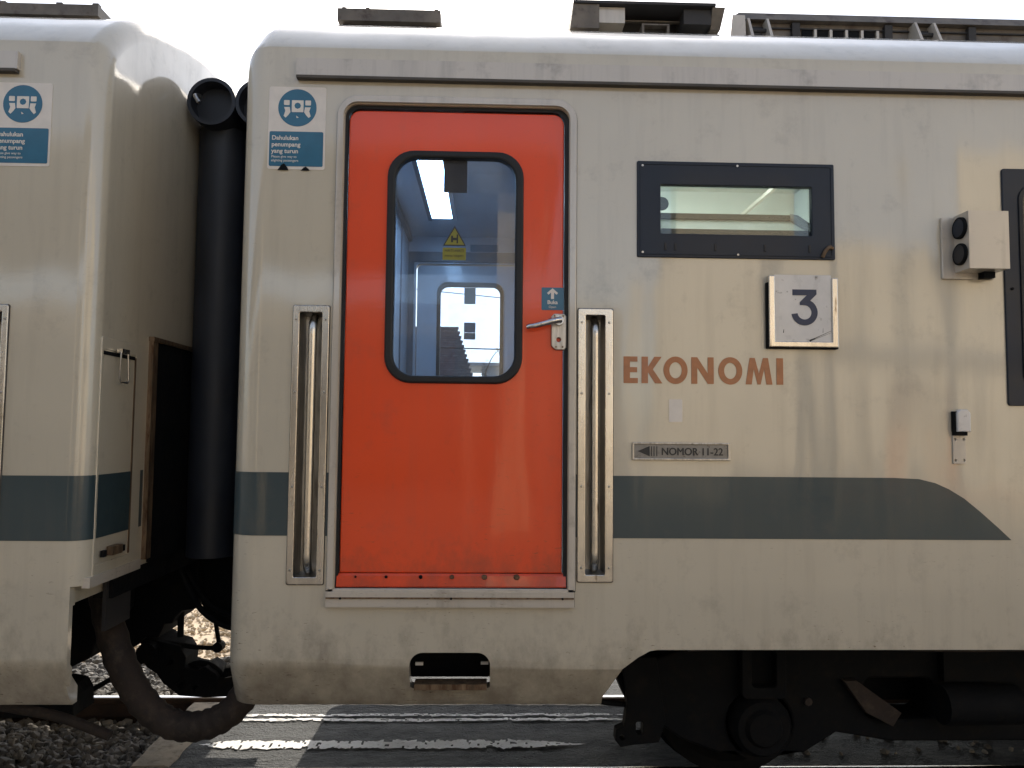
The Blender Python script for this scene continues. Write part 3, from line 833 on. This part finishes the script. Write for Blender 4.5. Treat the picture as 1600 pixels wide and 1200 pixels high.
# ------------------------------------------------------------------ vestibule
def PARTS(par):
    B("vestibule_wall", -.65, -.63, .06, 2.94, 1.1, 3.2, m_inwall, par, 0)
    B("vestibule_wall", .50, .52, .06, 2.94, 1.1, 3.2, m_inwall, par, 0)
    B("vestibule_ceiling", -.63, .50, .06, 2.94, 3.2, 3.22, m_inwall, par, 0)
    B("vestibule_floor", -.63, .50, .06, 2.94, 1.06, 1.085, m_infloor, par, 0)
    plate("vestibule_end_panel", [[(-.629, 1.09), (.499, 1.09), (.499, 3.199), (-.629, 3.199)], rrect(-.57, .31, 1.0901, 2.99, .03)], 2.88, 2.90, m_inwall, par)
    B("header_strip", -.629, .499, 2.858, 2.879, 3.0, 3.075, m_instrip, par, .004)
    B("jamb_strip", -.629, -.585, 2.855, 2.879, 1.09, 2.999, m_instrip, par, .004)
    B("jamb_strip", .31, .35, 2.855, 2.879, 1.09, 2.999, m_instrip, par, .004)
    B("wall_groove", -.632, -.622, 1.9, 1.93, 1.1, 3.19, m_instrip, par, .001)
    B("wall_groove", -.632, -.622, 2.35, 2.37, 1.1, 3.19, m_instrip, par, .001)
    B("wall_cabinet_edge", -.63, -.60, 1.55, 1.60, 1.1, 2.35, m_instrip, par, .004)
    B("cornice_strip", -.629, -.60, .1, 2.85, 3.15, 3.19, m_instrip, par, .004)
PARTS(right_car)
lamp = B("ceiling_lamp", -.405, -.270, .85, 2.28, 3.175, 3.198, m_tube, right_car, .006)
B("lamp_bezel", -.435, -.408, .82, 2.31, 3.165, 3.198, m_instrip, lamp, .003)
B("lamp_bezel", -.267, -.240, .82, 2.31, 3.165, 3.198, m_inwall, lamp, .003)
fd = plate("far_door", [rrect(-.565, .305, 1.1, 2.985, .04), rrect(-.395, .09, 1.93, 2.835, .07)], 2.92, 2.95, m_inwall, right_car, bevel=.003)
plate("window_seal", [rrect(-.41, .105, 1.915, 2.85, .08), rrect(-.383, .078, 1.945, 2.818, .06)], 2.90, 2.96, m_black, fd, bevel=.006)
plate("window_pane", [rrect(-.39, .085, 1.94, 2.825, .06)], 2.935, 2.936, m_glass2, fd)
m_back = mat("label_back", (.17, .165, .14), .6, var=.3, vs=40)
m_back2 = mat("label_back_blue", (.13, .15, .18), .6, var=.3, vs=40)
plate("label_back", [rrect(-.200, -.112, 2.685, 2.812, .002)], 2.928, 2.931, m_back, fd)
plate("label_back", [rrect(-.199, -.110, 2.462, 2.540, .002)], 2.928, 2.931, m_back2, fd)
plate("label_back", [rrect(-.199, -.110, 2.408, 2.460, .002)], 2.928, 2.931, m_back, fd)
plate("header_label", [rrect(-.155, .06, 3.085, 3.14, .002)], 2.875, 2.8795, m_blue, right_car)

# ------------------------------------------------------------------ roof equipment
def frustum(bm, x0, x1, y0, y1, z0, X0, X1, Y0, Y1, z1):
    a = [bm.verts.new(p) for p in ((x0,y0,z0),(x1,y0,z0),(x1,y1,z0),(x0,y1,z0))]; b = [bm.verts.new(p) for p in ((X0,Y0,z1),(X1,Y0,z1),(X1,Y1,z1),(X0,Y1,z1))]
    for i in range(4): bm.faces.new((a[i], a[(i+1) % 4], b[(i+1) % 4], b[i]))
    bm.faces.new(a[::-1]); bm.faces.new(b)
# roof hatch on the right car
rh = empty("roof_vent", (-.5, .9, 3.7), None, None); rh.parent = right_car; rh.location = Vector((-.5, .9, 3.7))-right_car.location
bm = bmesh.new(); box(bm, -.79, -.268, .80, 1.6, 3.775, 3.838); fin("vent_lid", bm, m_ac, rh, bevel=.008)
bm = bmesh.new(); frustum(bm, -.74, -.29, .88, 1.55, 3.60, -.77, -.28, .84, 1.6, 3.774); fin("vent_curb", bm, m_acd, rh, bevel=.004)
for x in (-.77, -.65, -.30): B("lid_bolt", x, x+.02, .81, .84, 3.838, 3.85, m_ac, rh, .003)
# hatch on the left car
lh = empty("roof_vent", (-2.4, .9, 3.7), None, None); lh.parent = left_car; lh.location = Vector((-2.4, .9, 3.7))-left_car.location
bm = bmesh.new(); box(bm, -3.2, -1.985, .80, 2.3, 3.765, 3.822); fin("vent_lid", bm, m_ac, lh, bevel=.008)
bm = bmesh.new(); frustum(bm, -2.42, -2.05, .88, 2.2, 3.60, -2.42, -2.05, .88, 2.2, 3.764); fin("vent_curb", bm, m_acd, lh)
for x in (-2.48, -2.20, -2.02): B("lid_bolt", x, x+.03, .81, .84, 3.822, 3.836, m_ac, lh, .003)
T("lifting_eye", [(-1.86, 1.05, 3.78)]+[(-1.845+.0*k, 1.05+.03*math.cos(PI*k/6), 3.81+.03*math.sin(PI*k/6)) for k in range(7)]+[(-1.845, 1.02, 3.75)], .006, m_ac, lh, 8)
# condenser unit
cu_ = empty("condenser_unit", (.8, 1.2, 3.7), None, None); cu_.parent = right_car; cu_.location = Vector((.8, 1.2, 3.7))-right_car.location
bm = bmesh.new()
frustum(bm, .385, .53, .70, 2.3, 3.712, .40, .53, .70, 2.3, 3.835); fin("unit_end_pod", bm, m_ac, cu_, bevel=.012)
bm = bmesh.new(); box(bm, .531, .662, .72, 2.3, 3.752, 3.832); fin("unit_side_box", bm, m_trim, cu_, bevel=.008)
bm = bmesh.new(); box(bm, .662, 1.10, .88, 2.3, 3.72, 3.835); fin("unit_fan_bay", bm, m_acd, cu_, bevel=.006)
bm = bmesh.new(); box(bm, .96, 1.10, .72, .879, 3.755, 3.832); fin("unit_side_box", bm, m_acd, cu_, bevel=.008)
B("unit_cover", .40, 1.115, .69, 2.32, 3.836, 3.850, m_acd, cu_, .005)
B("unit_rail", .66, .96, .80, .82, 3.806, 3.813, m_ac, cu_, .002)
bm = bmesh.new(); frustum(bm, 1.101, 1.150, .74, 2.3, 3.74, 1.101, 1.165, .70, 2.3, 3.835); fin("unit_end_pod", bm, m_ac, cu_, bevel=.006)
B("unit_base_tray", .40, 1.12, .86, 2.2, 3.68, 3.72, m_ac, cu_, .006)
for x in (.752, .880): B("unit_bracket", x, x+.012, .74, .86, 3.70, 3.756, m_ac, cu_, .002)
B("unit_bracket", .752, .892, .74, .86, 3.757, 3.764, m_ac, cu_, .002)
B("unit_connector", .766, .878, .78, .86, 3.68, 3.754, m_acd, cu_, .004)
# long air conditioner
ac = empty("air_conditioner", (2.5, 1.3, 3.7), None, None); ac.parent = right_car; ac.location = Vector((2.5, 1.3, 3.7))-right_car.location
bm = bmesh.new(); box(bm, 1.31, 4.9, .90, 2.4, 3.60, 3.868); fin("casing", bm, m_ac, ac, bevel=.008)
bm = bmesh.new(); frustum(bm, 1.24, 4.9, .86, 2.4, 3.869, 1.30, 4.9, .90, 2.35, 3.925); fin("lid", bm, m_ac, ac, bevel=.006)
bm = bmesh.new(); frustum(bm, 1.215, 1.306, .80, 2.3, 3.66, 1.24, 1.306, .82, 2.3, 3.866); fin("end_fairing", bm, m_trim, ac, bevel=.01)
for i in range(5):
    x = 1.634+i*.0835
    B("grille_opening", x, x+.056, .892, .903, 3.778, 3.832, m_under, ac, .002)
    B("grille_bar", x+.062, x+.076, .884, .903, 3.775, 3.835, m_trim, ac, .002)
for x in (1.325, 1.425, 2.21, 2.31):
    bm = bmesh.new(); frustum(bm, x, x+.020, .72, .90, 3.60, x, x+.012, .84, .90, 3.862); fin("mounting_lug", bm, m_trim, ac, bevel=.002)
for x0 in (1.345, 2.23): T("lug_pin", [(x0, .85, 3.80), (x0+.08, .85, 3.80)], .012, m_acd, ac, 8)
for x in (1.575, 2.07, 2.52, 3.1): B("casing_bracket", x, x+.040, .872, .902, 3.64, 3.862, m_acd, ac, .004)
B("casing_seam", 1.31, 4.9, .888, .899, 3.835, 3.842, m_acd, ac, .001)

# ------------------------------------------------------------------ end wall of the left car
X = lx
ed = plate("end_cabinet_frame", [rrect(.062, .44, 1.105, 2.06, .004), rrect(.075, .36, 1.165, 2.010, .004)], X-.015, X+.004, m_body, left_car, bevel=.003, axis='X')
B("cabinet_door", X-.003, X+.002, .078, .356, 1.17, 2.005, m_body, ed, .002)
bm = bmesh.new(); box(bm, X+.0025, X+.004, .078, .356, 1.268, 1.515); fin("stripe_panel", bm, m_stripe, ed)
B("cabinet_gap", X+.002, X+.0045, .346, .360, 1.17, 2.0, m_rust, ed, 0)
B("cabinet_gap", X+.002, X+.0045, .078, .346, 1.99, 2.005, m_under, ed, 0)
T("hanging_loop", [(X+.03, .165, 2.01), (X+.032, .155, 1.90), (X+.032, .165, 1.885), (X+.032, .225, 1.885), (X+.032, .235, 1.895), (X+.03, .225, 2.01)], .004, m_steeld, ed, 8)
B("loop_clasp", X+.012, X+.035, .165, .228, 2.005, 2.022, m_steel, ed, .003)
B("cabinet_latch", X+.008, X+.035, .155, .235, 1.190, 1.225, m_rust, ed, .004)
B("cabinet_latch", X+.008, X+.022, .105, .13, 1.19, 1.215, m_under, ed, .004)
B("cabinet_latch", X+.008, X+.022, .265, .285, 1.19, 1.215, m_under, ed, .004)
B("bottom_strip", X-.02, X+.010, .03, .46, 1.085, 1.125, m_trim, left_car, .003)
sp = B("steel_channel", X, X+.02, .485, .535, 1.12, 2.09, m_rust, left_car, .004)
B("channel_web", X+.002, X+.012, .535, .99, 1.10, 2.09, m_under, left_car, .003)
B("channel_cap", X, X+.025, .48, .99, 2.09, 2.11, m_rust, left_car, .003)
B("mud_flap", X-.06, X-.045, .28, .50, .86, 1.09, m_acd, left_car, .01)

# gangway bellows: each carriage carries one rubber ring
def bellows(parent, x, sgn):
    g = empty("gangway_bellows", (x, 1.5, 1.1), None, None); g.parent = parent; g.location = Vector((x, 1.5, 1.1))-parent.location
    bm = bmesh.new()
    # hollow horizontal roll over the top
    rg = []
    for r, y in ((.120, .78), (.120, 2.22), (.102, 2.22), (.102, .78)):
        rg.append([bm.verts.new((x+r*math.cos(2*PI*k/32), y, 3.33+r*math.sin(2*PI*k/32))) for k in range(32)])
    for i in range(4):
        a, b = rg[i], rg[(i+1) % 4]
        for k in range(32): bm.faces.new((a[k], a[(k+1) % 32], b[(k+1) % 32], b[k]))
    fin("top_roll", bm, m_bellow, g, 40)
    T("roll_core", [(x, .86, 3.33), (x, 2.1, 3.33)], .101, m_bellow, g, 24)
    for yy in (.98, 2.02):
        T("side_roll", [(x, yy, 1.06), (x, yy, 1.6), (x, yy, 3.24)], [.118, .12, .12], m_bellow, g, 24)
    B("gangway_curtain", min(x, x-sgn*.14), max(x, x-sgn*.14), 1.02, 1.98, 1.06, 3.3, m_bellow, g, .01)
    return g
bellows(left_car, -1.40, 1)
bellows(right_car, -1.163, -1)
T("bellows_hook", spline([(-1.46, .80, 3.36), (-1.465, .74, 3.34), (-1.44, .73, 3.30)], 4), .010, m_steeld, left_car, 8)
T("roll_stub", [(-1.05, .9, 3.44), (-1.06, .88, 3.50)], .012, m_bellow, right_car, 8)

# ------------------------------------------------------------------ underframe between the cars
def slab(name, pts, y0, y1, m, parent, holes=(), bevel=.006):
    return plate(name, [pts]+list(holes), y0, y1, m, parent, bevel=bevel)
slab("draft_gear_box", [(-2.9, .34), (-2.289, .495), (-2.067, .512), (-2.026, .53), (-1.98, .537), (-1.971, .497), (-1.908, .513), (-1.85, .566), (-1.779, .566), (-1.746, .637), (-1.71, .640), (-1.694, .672), (-1.659, .708), (-1.588, .719), (-1.575, .74), (-1.575, 1.03), (-2.9, 1.03)], 1.30, 1.62, m_under, left_car)
slab("draft_gear_box", [(-1.56, .74), (-1.533, .680), (-1.497, .645), (-1.40, .612), (-.6, .60), (-.6, 1.03), (-1.35, 1.03), (-1.37, 1.00), (-1.56, .985)], 1.32, 1.60, m_under, right_car)
B("headstock", -1.64, -1.56, .30, 2.75, .99, 1.09, m_under, left_car, .01)
B("headstock", -.975, -.86, .15, 2.85, .80, 1.09, m_under, right_car, .01)
bm = bmesh.new()
for x0, x1 in ((-1.72, -1.42),):
    p = spline([(-1.74, 1.2, 1.075), (-1.60, 1.2, 1.105), (-1.45, 1.2, 1.115), (-1.2, 1.2, 1.10)], 5)
    for q0, q1 in zip(p, p[1:]):
        v = [bm.verts.new((q.x, y, q.z+dz)) for q in (q0, q1) for y in (1.2, 1.8) for dz in (0, .018)]
        for f in ((0,1,3,2),(4,6,7,5),(0,4,5,1),(2,3,7,6),(0,2,6,4),(1,5,7,3)): bm.faces.new([v[i] for i in f])
fin("footplate", bm, m_steeld, left_car, 30)
cp = slab("coupler_head", [(-1.9, .52), (-1.885, .548), (-1.788, .525), (-1.688, .502), (-1.65, .442), (-1.656, .39), (-1.584, .372), (-1.542, .392), (-1.487, .354), (-1.469, .325), (-1.416, .337), (-1.2, .36), (-1.2, .24), (-1.412, .231), (-1.537, .225), (-1.679, .235), (-1.769, .302), (-1.807, .354), (-1.861, .389), (-1.895, .442)], 1.36, 1.56, m_under, left_car,
    holes=[circ(-1.833, .484, .016, 14, .024), [(-1.700, .30), (-1.660, .318), (-1.652, .29), (-1.672, .27)], [(-1.62, .295), (-1.58, .285), (-1.60, .262)], [(-1.755, .400), (-1.735, .43), (-1.72, .425), (-1.728, .405)]])
T("coupler_boss", [(-1.842, 1.30, .48), (-1.842, 1.62, .48)], .055, m_under, cp, 20).hide_render = False
T("coupler_link", spline([(-1.66, 1.42, .37), (-1.60, 1.42, .395), (-1.52, 1.42, .375), (-1.47, 1.42, .32), (-1.50, 1.42, .28)], 5), .018, m_under, cp, 10)
T("uncoupling_rod", [(-1.79, 1.4, .512), (-1.62, 1.4, .488), (-1.50, 1.4, .480), (-1.486, 1.4, .515), (-1.515, 1.4, .66), (-1.535, 1.4, .85)], .013, m_under, cp, 8)
T("rod_eye", [(-1.485, 1.37, .492), (-1.485, 1.43, .492)], .028, m_under, cp, 14)
T("hanger_rod", [(-1.70, 1.4, .80), (-1.698, 1.4, .545)], .018, m_under, cp, 8)
T("brake_rod", [(-2.35, 1.45, .15), (-1.86, 1.45, .432)], .014, m_under, left_car, 8)
T("coupler_shank", [(-1.45, 1.46, .30), (-.6, 1.46, .40)], .08, m_under, right_car, 14)
slab("truck_beam", [(-4.2, .25), (-2.6, .42), (-2.023, .536), (-1.896, .597), (-1.854, .705), (-1.80, .80), (-1.80, 1.03), (-4.2, 1.03)], .80, 1.05, m_under, left_car)
slab("rail_guard", [(-2.35, .337), (-1.932, .345), (-1.94, .43), (-1.965, .472), (-2.021, .483), (-2.35, .483)], .75, .95, m_under, left_car)
T("air_pipe", spline([(-2.2, .45, .52), (-1.88, .48, .45), (-1.72, .5, .385), (-1.64, .5, .355)], 5), .022, m_hose, left_car, 10)
B("underfloor_tank", -5.5, -3.5, 1.2, 2.6, .35, 1.0, m_under, left_car, .05)
# jumper hose slung between the carriages
hp_ = spline([(-1.715, .55, 1.06), (-1.700, .53, .93), (-1.625, .50, .72), (-1.54, .50, .55), (-1.44, .50, .44), (-1.33, .50, .395), (-1.20, .50, .41), (-1.09, .50, .49), (-1.02, .55, .64), (-.98, .6, .85)], 8)
bm = bmesh.new(); tube(bm, hp_, [.062+.0035*math.sin(i*1.9)+.002*random.random() for i in range(len(hp_))], 16)
o = fin("jumper_hose", bm, m_hose, None, 50)
prop(o, "thick dusty dark hose hanging in a U between the two carriages", "hose")

# ------------------------------------------------------------------ bogies
def bogie(parent, cx, sgn):
    """two-axle bogie; cx is its centre"""
    g = empty("bogie", (cx, 1.5, 0), None, None); g.parent = parent; g.location = Vector((cx, 1.5, 0))-parent.location
    for ax in (-1.1, 1.1):
        x = cx+ax
        T("axle", [(x, .75, .39), (x, 2.25, .39)], .075, m_under, g, 16)
        for yc, s in ((.985, 1), (2.015, -1)):
            bm = bmesh.new(); rg = []
            prof = [(.0, .06), (.16, .06), (.17, .03), (.30, .02), (.33, .065), (.388, .065), (.39, -.055), (.415, -.07), (.415, -.09), (.33, -.09), (.30, -.03), (.0, -.05)]
            for r, dy in prof: rg.append([bm.verts.new((x+r*math.cos(2*PI*k/48), yc-s*dy, .39+r*math.sin(2*PI*k/48))) for k in range(48)])
            for a, b in zip(rg, rg[1:]):
                for k in range(48): bm.faces.new((a[k], a[(k+1) % 48], b[(k+1) % 48], b[k]))
            bmesh.ops.remove_doubles(bm, verts=bm.verts, dist=1e-5)
            fin("wheel", bm, m_under, g, 40)
        for y0, y1 in ((.44, .72), (2.28, 2.56)):
            yy = y0 if y0 < 1 else y1; ss = 1 if y0 < 1 else -1
            T("axle_box", [(x, yy, .40), (x, yy+ss*.03, .40), (x, yy+ss*.28, .40)], [.115, .135, .135], m_under, g, 24)
            T("axle_box_cap", [(x, yy-ss*.02, .40), (x, yy, .40)], [.07, .085], m_under, g, 18)
            for dx in (-.26, .26):
                bm = bmesh.new()
                pts = [(x+dx+.07*math.cos(k*.62), (y0+y1)/2+.07*math.sin(k*.62), .40+k*.0052) for k in range(56)]
                tube(bm, pts, .015, 6)
                fin("spring", bm, m_under, g, 60)
            plate("horn_guide", [rrect(x-.10, x+.10, .53, .80, .03), rrect(x-.055, x+.055, .58, .74, .02)], yy-.01 if ss > 0 else yy-.05, yy+.05 if ss > 0 else yy+.01, m_under, g, bevel=.006)
    for y0, y1 in ((.50, .70), (2.30, 2.50)):
        lp = [(cx-1.75, .62), (cx-1.70, .50), (cx-1.45, .33), (cx-1.28, .27), (cx-.90, .27), (cx-.75, .36), (cx-.5, .32), (cx+.5, .32), (cx+.75, .36), (cx+.9, .27), (cx+1.28, .27), (cx+1.45, .33), (cx+1.70, .50), (cx+1.75, .62), (cx+1.4, .74), (cx-1.4, .74)]
        plate("side_frame", [lp, rrect(cx-.62, cx-.30, .42, .60, .04), rrect(cx+.30, cx+.62, .42, .60, .04)]+[circ(cx+a, .40, .150, 24) for a in (-1.1, 1.1)], y0, y1, m_under, g, bevel=.012)
    B("bolster", cx-.28, cx+.28, .45, 2.55, .60, .84, m_under, g, .03)
    for yy in (.6, 2.4):
        T("air_spring", [(cx, yy, .80), (cx, yy, .86), (cx, yy, .94), (cx, yy, 1.0)], [.20, .26, .26, .20], m_under, g, 24)
    return g
g = bogie(right_car, 2.33, 1)
# wheel guard bracket at the leading end
B("guard_bracket", .60, .72, .50, .60, .60, .95, m_under, g, .02)
plate("life_guard", [[(.60, .70), (.76, .70), (.80, .42), (.77, .33), (.66, .32), (.60, .31), (.575, .34), (.58, .385), (.615, .40), (.63, .50)], circ(.606, .352, .012, 10), rrect(.668, .700, .365, .42, .01)], .47, .53, m_under, g, bevel=.004)
T("brake_hose", spline([(.40, .55, .50), (.52, .52, .49), (.66, .52, .475)], 5), .012, m_under, g, 8)
slab("underfloor_box", [(.66, .64), (.80, .58), (.98, .58), (1.0, .50), (1.04, .46), (1.10, .50), (1.13, .66), (1.5, .66), (1.5, 1.0), (.66, 1.0)], .75, 1.15, m_under, g)
B("underfloor_box", 3.2, 9, .3, 2.7, .25, 1.0, m_under, right_car, .04)
B("underfloor_box", -.85, -.1, .9, 2.3, .70, 1.0, m_under, right_car, .03)
B("underfloor_box", .0, .6, .7, 2.6, .72, 1.0, m_under, right_car, .03)
B("centre_sill", -.9, 9, 1.3, 1.7, .78, 1.0, m_under, right_car, .01)
B("transom", 1.62, 3.1, .75, 2.3, .42, .80, m_under, g, .04)
plate("brake_lever", [[(1.60, .60), (1.66, .60), (1.86, .46), (1.82, .40), (1.70, .46)]], .46, .50, m_hose, g, bevel=.004)
bogie(left_car, -4.9, 1)

# ------------------------------------------------------------------ far side: tiled roof house, wires, plant
m_tile = stone_mat("dark_roof_tile", (.075, .07, .085), (.16, .145, .16), 8)
m_pale = mat("pale_plaster", (.74, .72, .68), .8, var=.1, vs=3, bump=.2)
hs_ = empty("tiled_house", (-3.4, 24, 0), "house with steep dark tiled hip roof seen through the far door window", "house")
B("wall", -6.0, -.5, 22.8, 27, -.3, 3.0, m_pale, hs_, .01)
bm = bmesh.new()
front = [(-6.6, 22.0, 2.8), (-.35, 22.0, 2.8), (-1.11, 22.9, 5.2), (-5.8, 22.9, 5.2)]
v = [bm.verts.new(p) for p in front]+[bm.verts.new(p) for p in ((-6.6, 27.6, 2.8), (-.35, 27.6, 2.8), (-1.11, 26.7, 5.2), (-5.8, 26.7, 5.2))]
for f in ((0,1,2,3),(4,7,6,5),(0,3,7,4),(1,5,6,2),(3,2,6,7),(0,4,5,1)): bm.faces.new([v[i] for i in f])
fin("roof", bm, m_tile, hs_)
bm = bmesh.new()
for r in range(30):
    t = r/30; z = 2.8+2.4*t; y = 22.0+.9*t; xa = -6.6+.8*t; xb = -.35-.76*t
    n = int((xb-xa)/.16)
    for i in range(n):
        x = xb-.16*(i+1)+(.05 if r % 2 else 0); j = random.uniform(-.012, .012)
        if x < -3.2: continue
        y0 = y-.035+j
        vs = [bm.verts.new(p) for p in ((x, y0, z), (x+.15, y0, z), (x+.15, y+.03, z+.1), (x, y+.03, z+.1), (x, y0+.03, z-.005), (x+.15, y0+.03, z-.005))]
        bm.faces.new(vs[:4]); bm.faces.new((vs[4], vs[5], vs[1], vs[0]))
prop(fin("roof_tiles", bm, m_tile, hs_, 0), kind="stuff")
ph = empty("pale_building", (1, 26, 0), "pale plastered building with a thin flat eave behind the tiled house", "building")
B("wall", -.3, 5.0, 27.8, 31, -.3, 4.3, m_pale, ph, .01)
B("eave", -.9, 5.2, 27.4, 31.4, 4.3, 4.42, m_pale, ph, .01)
def wire(p, q, sag, r, label):
    pts = [(p[0]+(q[0]-p[0])*t/20, p[1]+(q[1]-p[1])*t/20, p[2]+(q[2]-p[2])*t/20-sag*(1-(t/10-1)**2)) for t in range(21)]
    bm = bmesh.new(); tube(bm, pts, r, 6)
    prop(fin("overhead_wire", bm, m_under, None), label, "wire", "wires crossing beyond the train")
wire((-14, 18, 6.9), (14, 18, 4.5), .3, .012, "upper thin wire sloping across the far door window")
wire((-14, 18, 4.6), (14, 18, 4.2), .45, .018, "lower of the two wires seen through the far door window, just above the pale building")
pl = empty("roadside_sapling", (.05, 18, -.3), "thin bare sapling in front of the pale building seen through both windows", "sapling")
T("trunk", spline([(0, 18, -.3), (-.06, 18, 1.5), (-.10, 18, 3.1), (-.02, 18, 3.5), (.10, 18, 3.75), (.26, 18, 3.93)], 5), [.03-.001*i for i in range(26)], m_rust, pl, 6)
bm = bmesh.new()
for i in range(70):
    if i < 48: c = Vector((-.13+random.gauss(0, .05), 18+random.gauss(0, .06), 3.35+random.gauss(0, .14)))
    else: c = Vector((.25+random.gauss(0, .04), 18+random.gauss(0, .05), 3.9+random.gauss(0, .04)))
    a = Vector((random.gauss(0,1), random.gauss(0,1), random.gauss(0,1))).normalized()*.03; b = a.orthogonal().normalized()*.014
    bm.faces.new([bm.verts.new(c+a), bm.verts.new(c+b), bm.verts.new(c-a), bm.verts.new(c-b)])
m_leaf = mat("dusty_leaf", (.07, .08, .05), .7, var=.3)
fin("crown", bm, m_leaf, pl, 0)

# ------------------------------------------------------------------ camera side: platform, canopy and station wall (seen in the paint's reflections)
m_paving = mat("platform_paving", (.25, .22, .18), .8, var=.2, vs=3, bump=.2)
bm = bmesh.new(); box(bm, -40, 40, -18, -1.0, -.3, .2); prop(fin("platform", bm, m_paving, bevel=.02), kind="structure")
m_yl = mat("yellow_line_paint", (.65, .42, .03), .6, var=.15)
bm = bmesh.new(); box(bm, -40, 40, -1.75, -1.6, .2, .206); prop(fin("safety_line", bm, m_yl), kind="structure")
cn = empty("platform_canopy", (0, -10, .2), "steel platform canopy on columns behind the camera, mirrored in the paint", "canopy")
m_can = mat("canopy_sheet", (.20, .20, .20), .6, var=.2); m_col = mat("canopy_column_paint", (.80, .62, .38), .5, var=.15)
B("roof", -30, 1.0, -16, -7.5, 5.6, 5.75, m_can, cn, .02)
B("beam", -30, 1.0, -8.6, -8.4, 5.3, 5.6, m_can, cn, .01)
for i in range(-6, 0): B("column", 5.0+i*4.7-.2, 5.0+i*4.7+.2, -8.64, -8.36, .2, 5.3, m_col, cn, .02)
sb = empty("station_building", (0, -18, .2), "cream station wall with dark doorways across the platform", "building")
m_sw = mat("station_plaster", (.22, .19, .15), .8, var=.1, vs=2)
m_dk = mat("dark_opening", (.04, .045, .05), .3, var=.1)
B("wall", -40, 3.2, -19, -18, .2, 5.2, m_sw, sb, .02)
for i in range(-8, 1):
    x = i*3.4
    if i % 3: B("window", x-.7, x+.7, -18.0, -17.93, 1.2, 2.9, m_dk, sb, .01)
    else: B("door", x-.6, x+.6, -18.0, -17.93, .2, 2.6, m_dk, sb, .01)
kb = empty("platform_shelter", (7.2, -10, .2), "low flat-roofed platform shelter behind the camera, mirrored beside the marker lamp box", "shelter")
m_or = mat("shelter_orange", (.62, .28, .10), .5, var=.1)
B("roof", 5.4, 10.5, -11, -9, 2.95, 3.1, m_can, kb, .01); B("bench", 6.2, 9.4, -10.4, -9.9, .6, .7, m_or, kb, .01)
for x in (5.5, 6.5, 8.3, 10.3): B("post", x, x+.12, -9.3, -9.18, .2, 2.95, m_col, kb, .005)
B("panel", 7.4, 8.2, -10.8, -10.7, .8, 2.7, m_or, kb, .01)
for x in (6.3, 9.2): B("bench_leg", x, x+.06, -10.2, -10.1, .2, .6, m_col, kb, .005)

wb = empty("bounce_building", (12, -14, .2), "unseen cream building, added to throw warm light on the right half of the body side", "building")  # unseen building added to throw warm light onto the carriage side
m_bounce = mat("bounce_plaster", (.74, .62, .44), .8, var=.1, vs=2)
for x0, x1, z1 in ((4.2, 6.9, 7.6), (7.9, 9.6, 6.0), (10.6, 24, 8.4)): B("wall", x0, x1, -14.5, -14, .2, z1, m_bounce, wb, .02)
for x0, x1 in ((6.9, 7.9), (9.6, 10.6)): B("door", x0, x1, -14.5, -14.2, .2, 5.9, m_dk, wb, .01)
for x in (2.6, 3.3): B("bounce_post", x, x+.3, -12.3, -12, .2, 4.8, m_bounce, wb, .01)

# cables and pipes in the gap and round the bogie
for i, (y, z, dz) in enumerate(((1.05, .98, .30), (1.15, .95, .24), (2.0, .96, .34))):
    T("jumper_cable", spline([(-1.58, y, z), (-1.46, y, z-dz*.7), (-1.28, y, z-dz), (-1.10, y, z-dz*.7), (-.99, y, z)], 6), .016, m_under, left_car, 8)
T("brake_pipe", spline([(.9, .47, .74), (1.5, .46, .76), (2.2, .46, .74), (3.2, .46, .77)], 6), .014, m_hose, g, 8)
T("brake_cylinder", [(2.0, .40, .52), (2.34, .40, .52)], .085, m_under, g, 18)
for x in (1.45, 1.75, 2.9, 3.15): T("frame_bolt", [(x, .485, .50), (x, .502, .50)], .018, m_hose, g, 8)
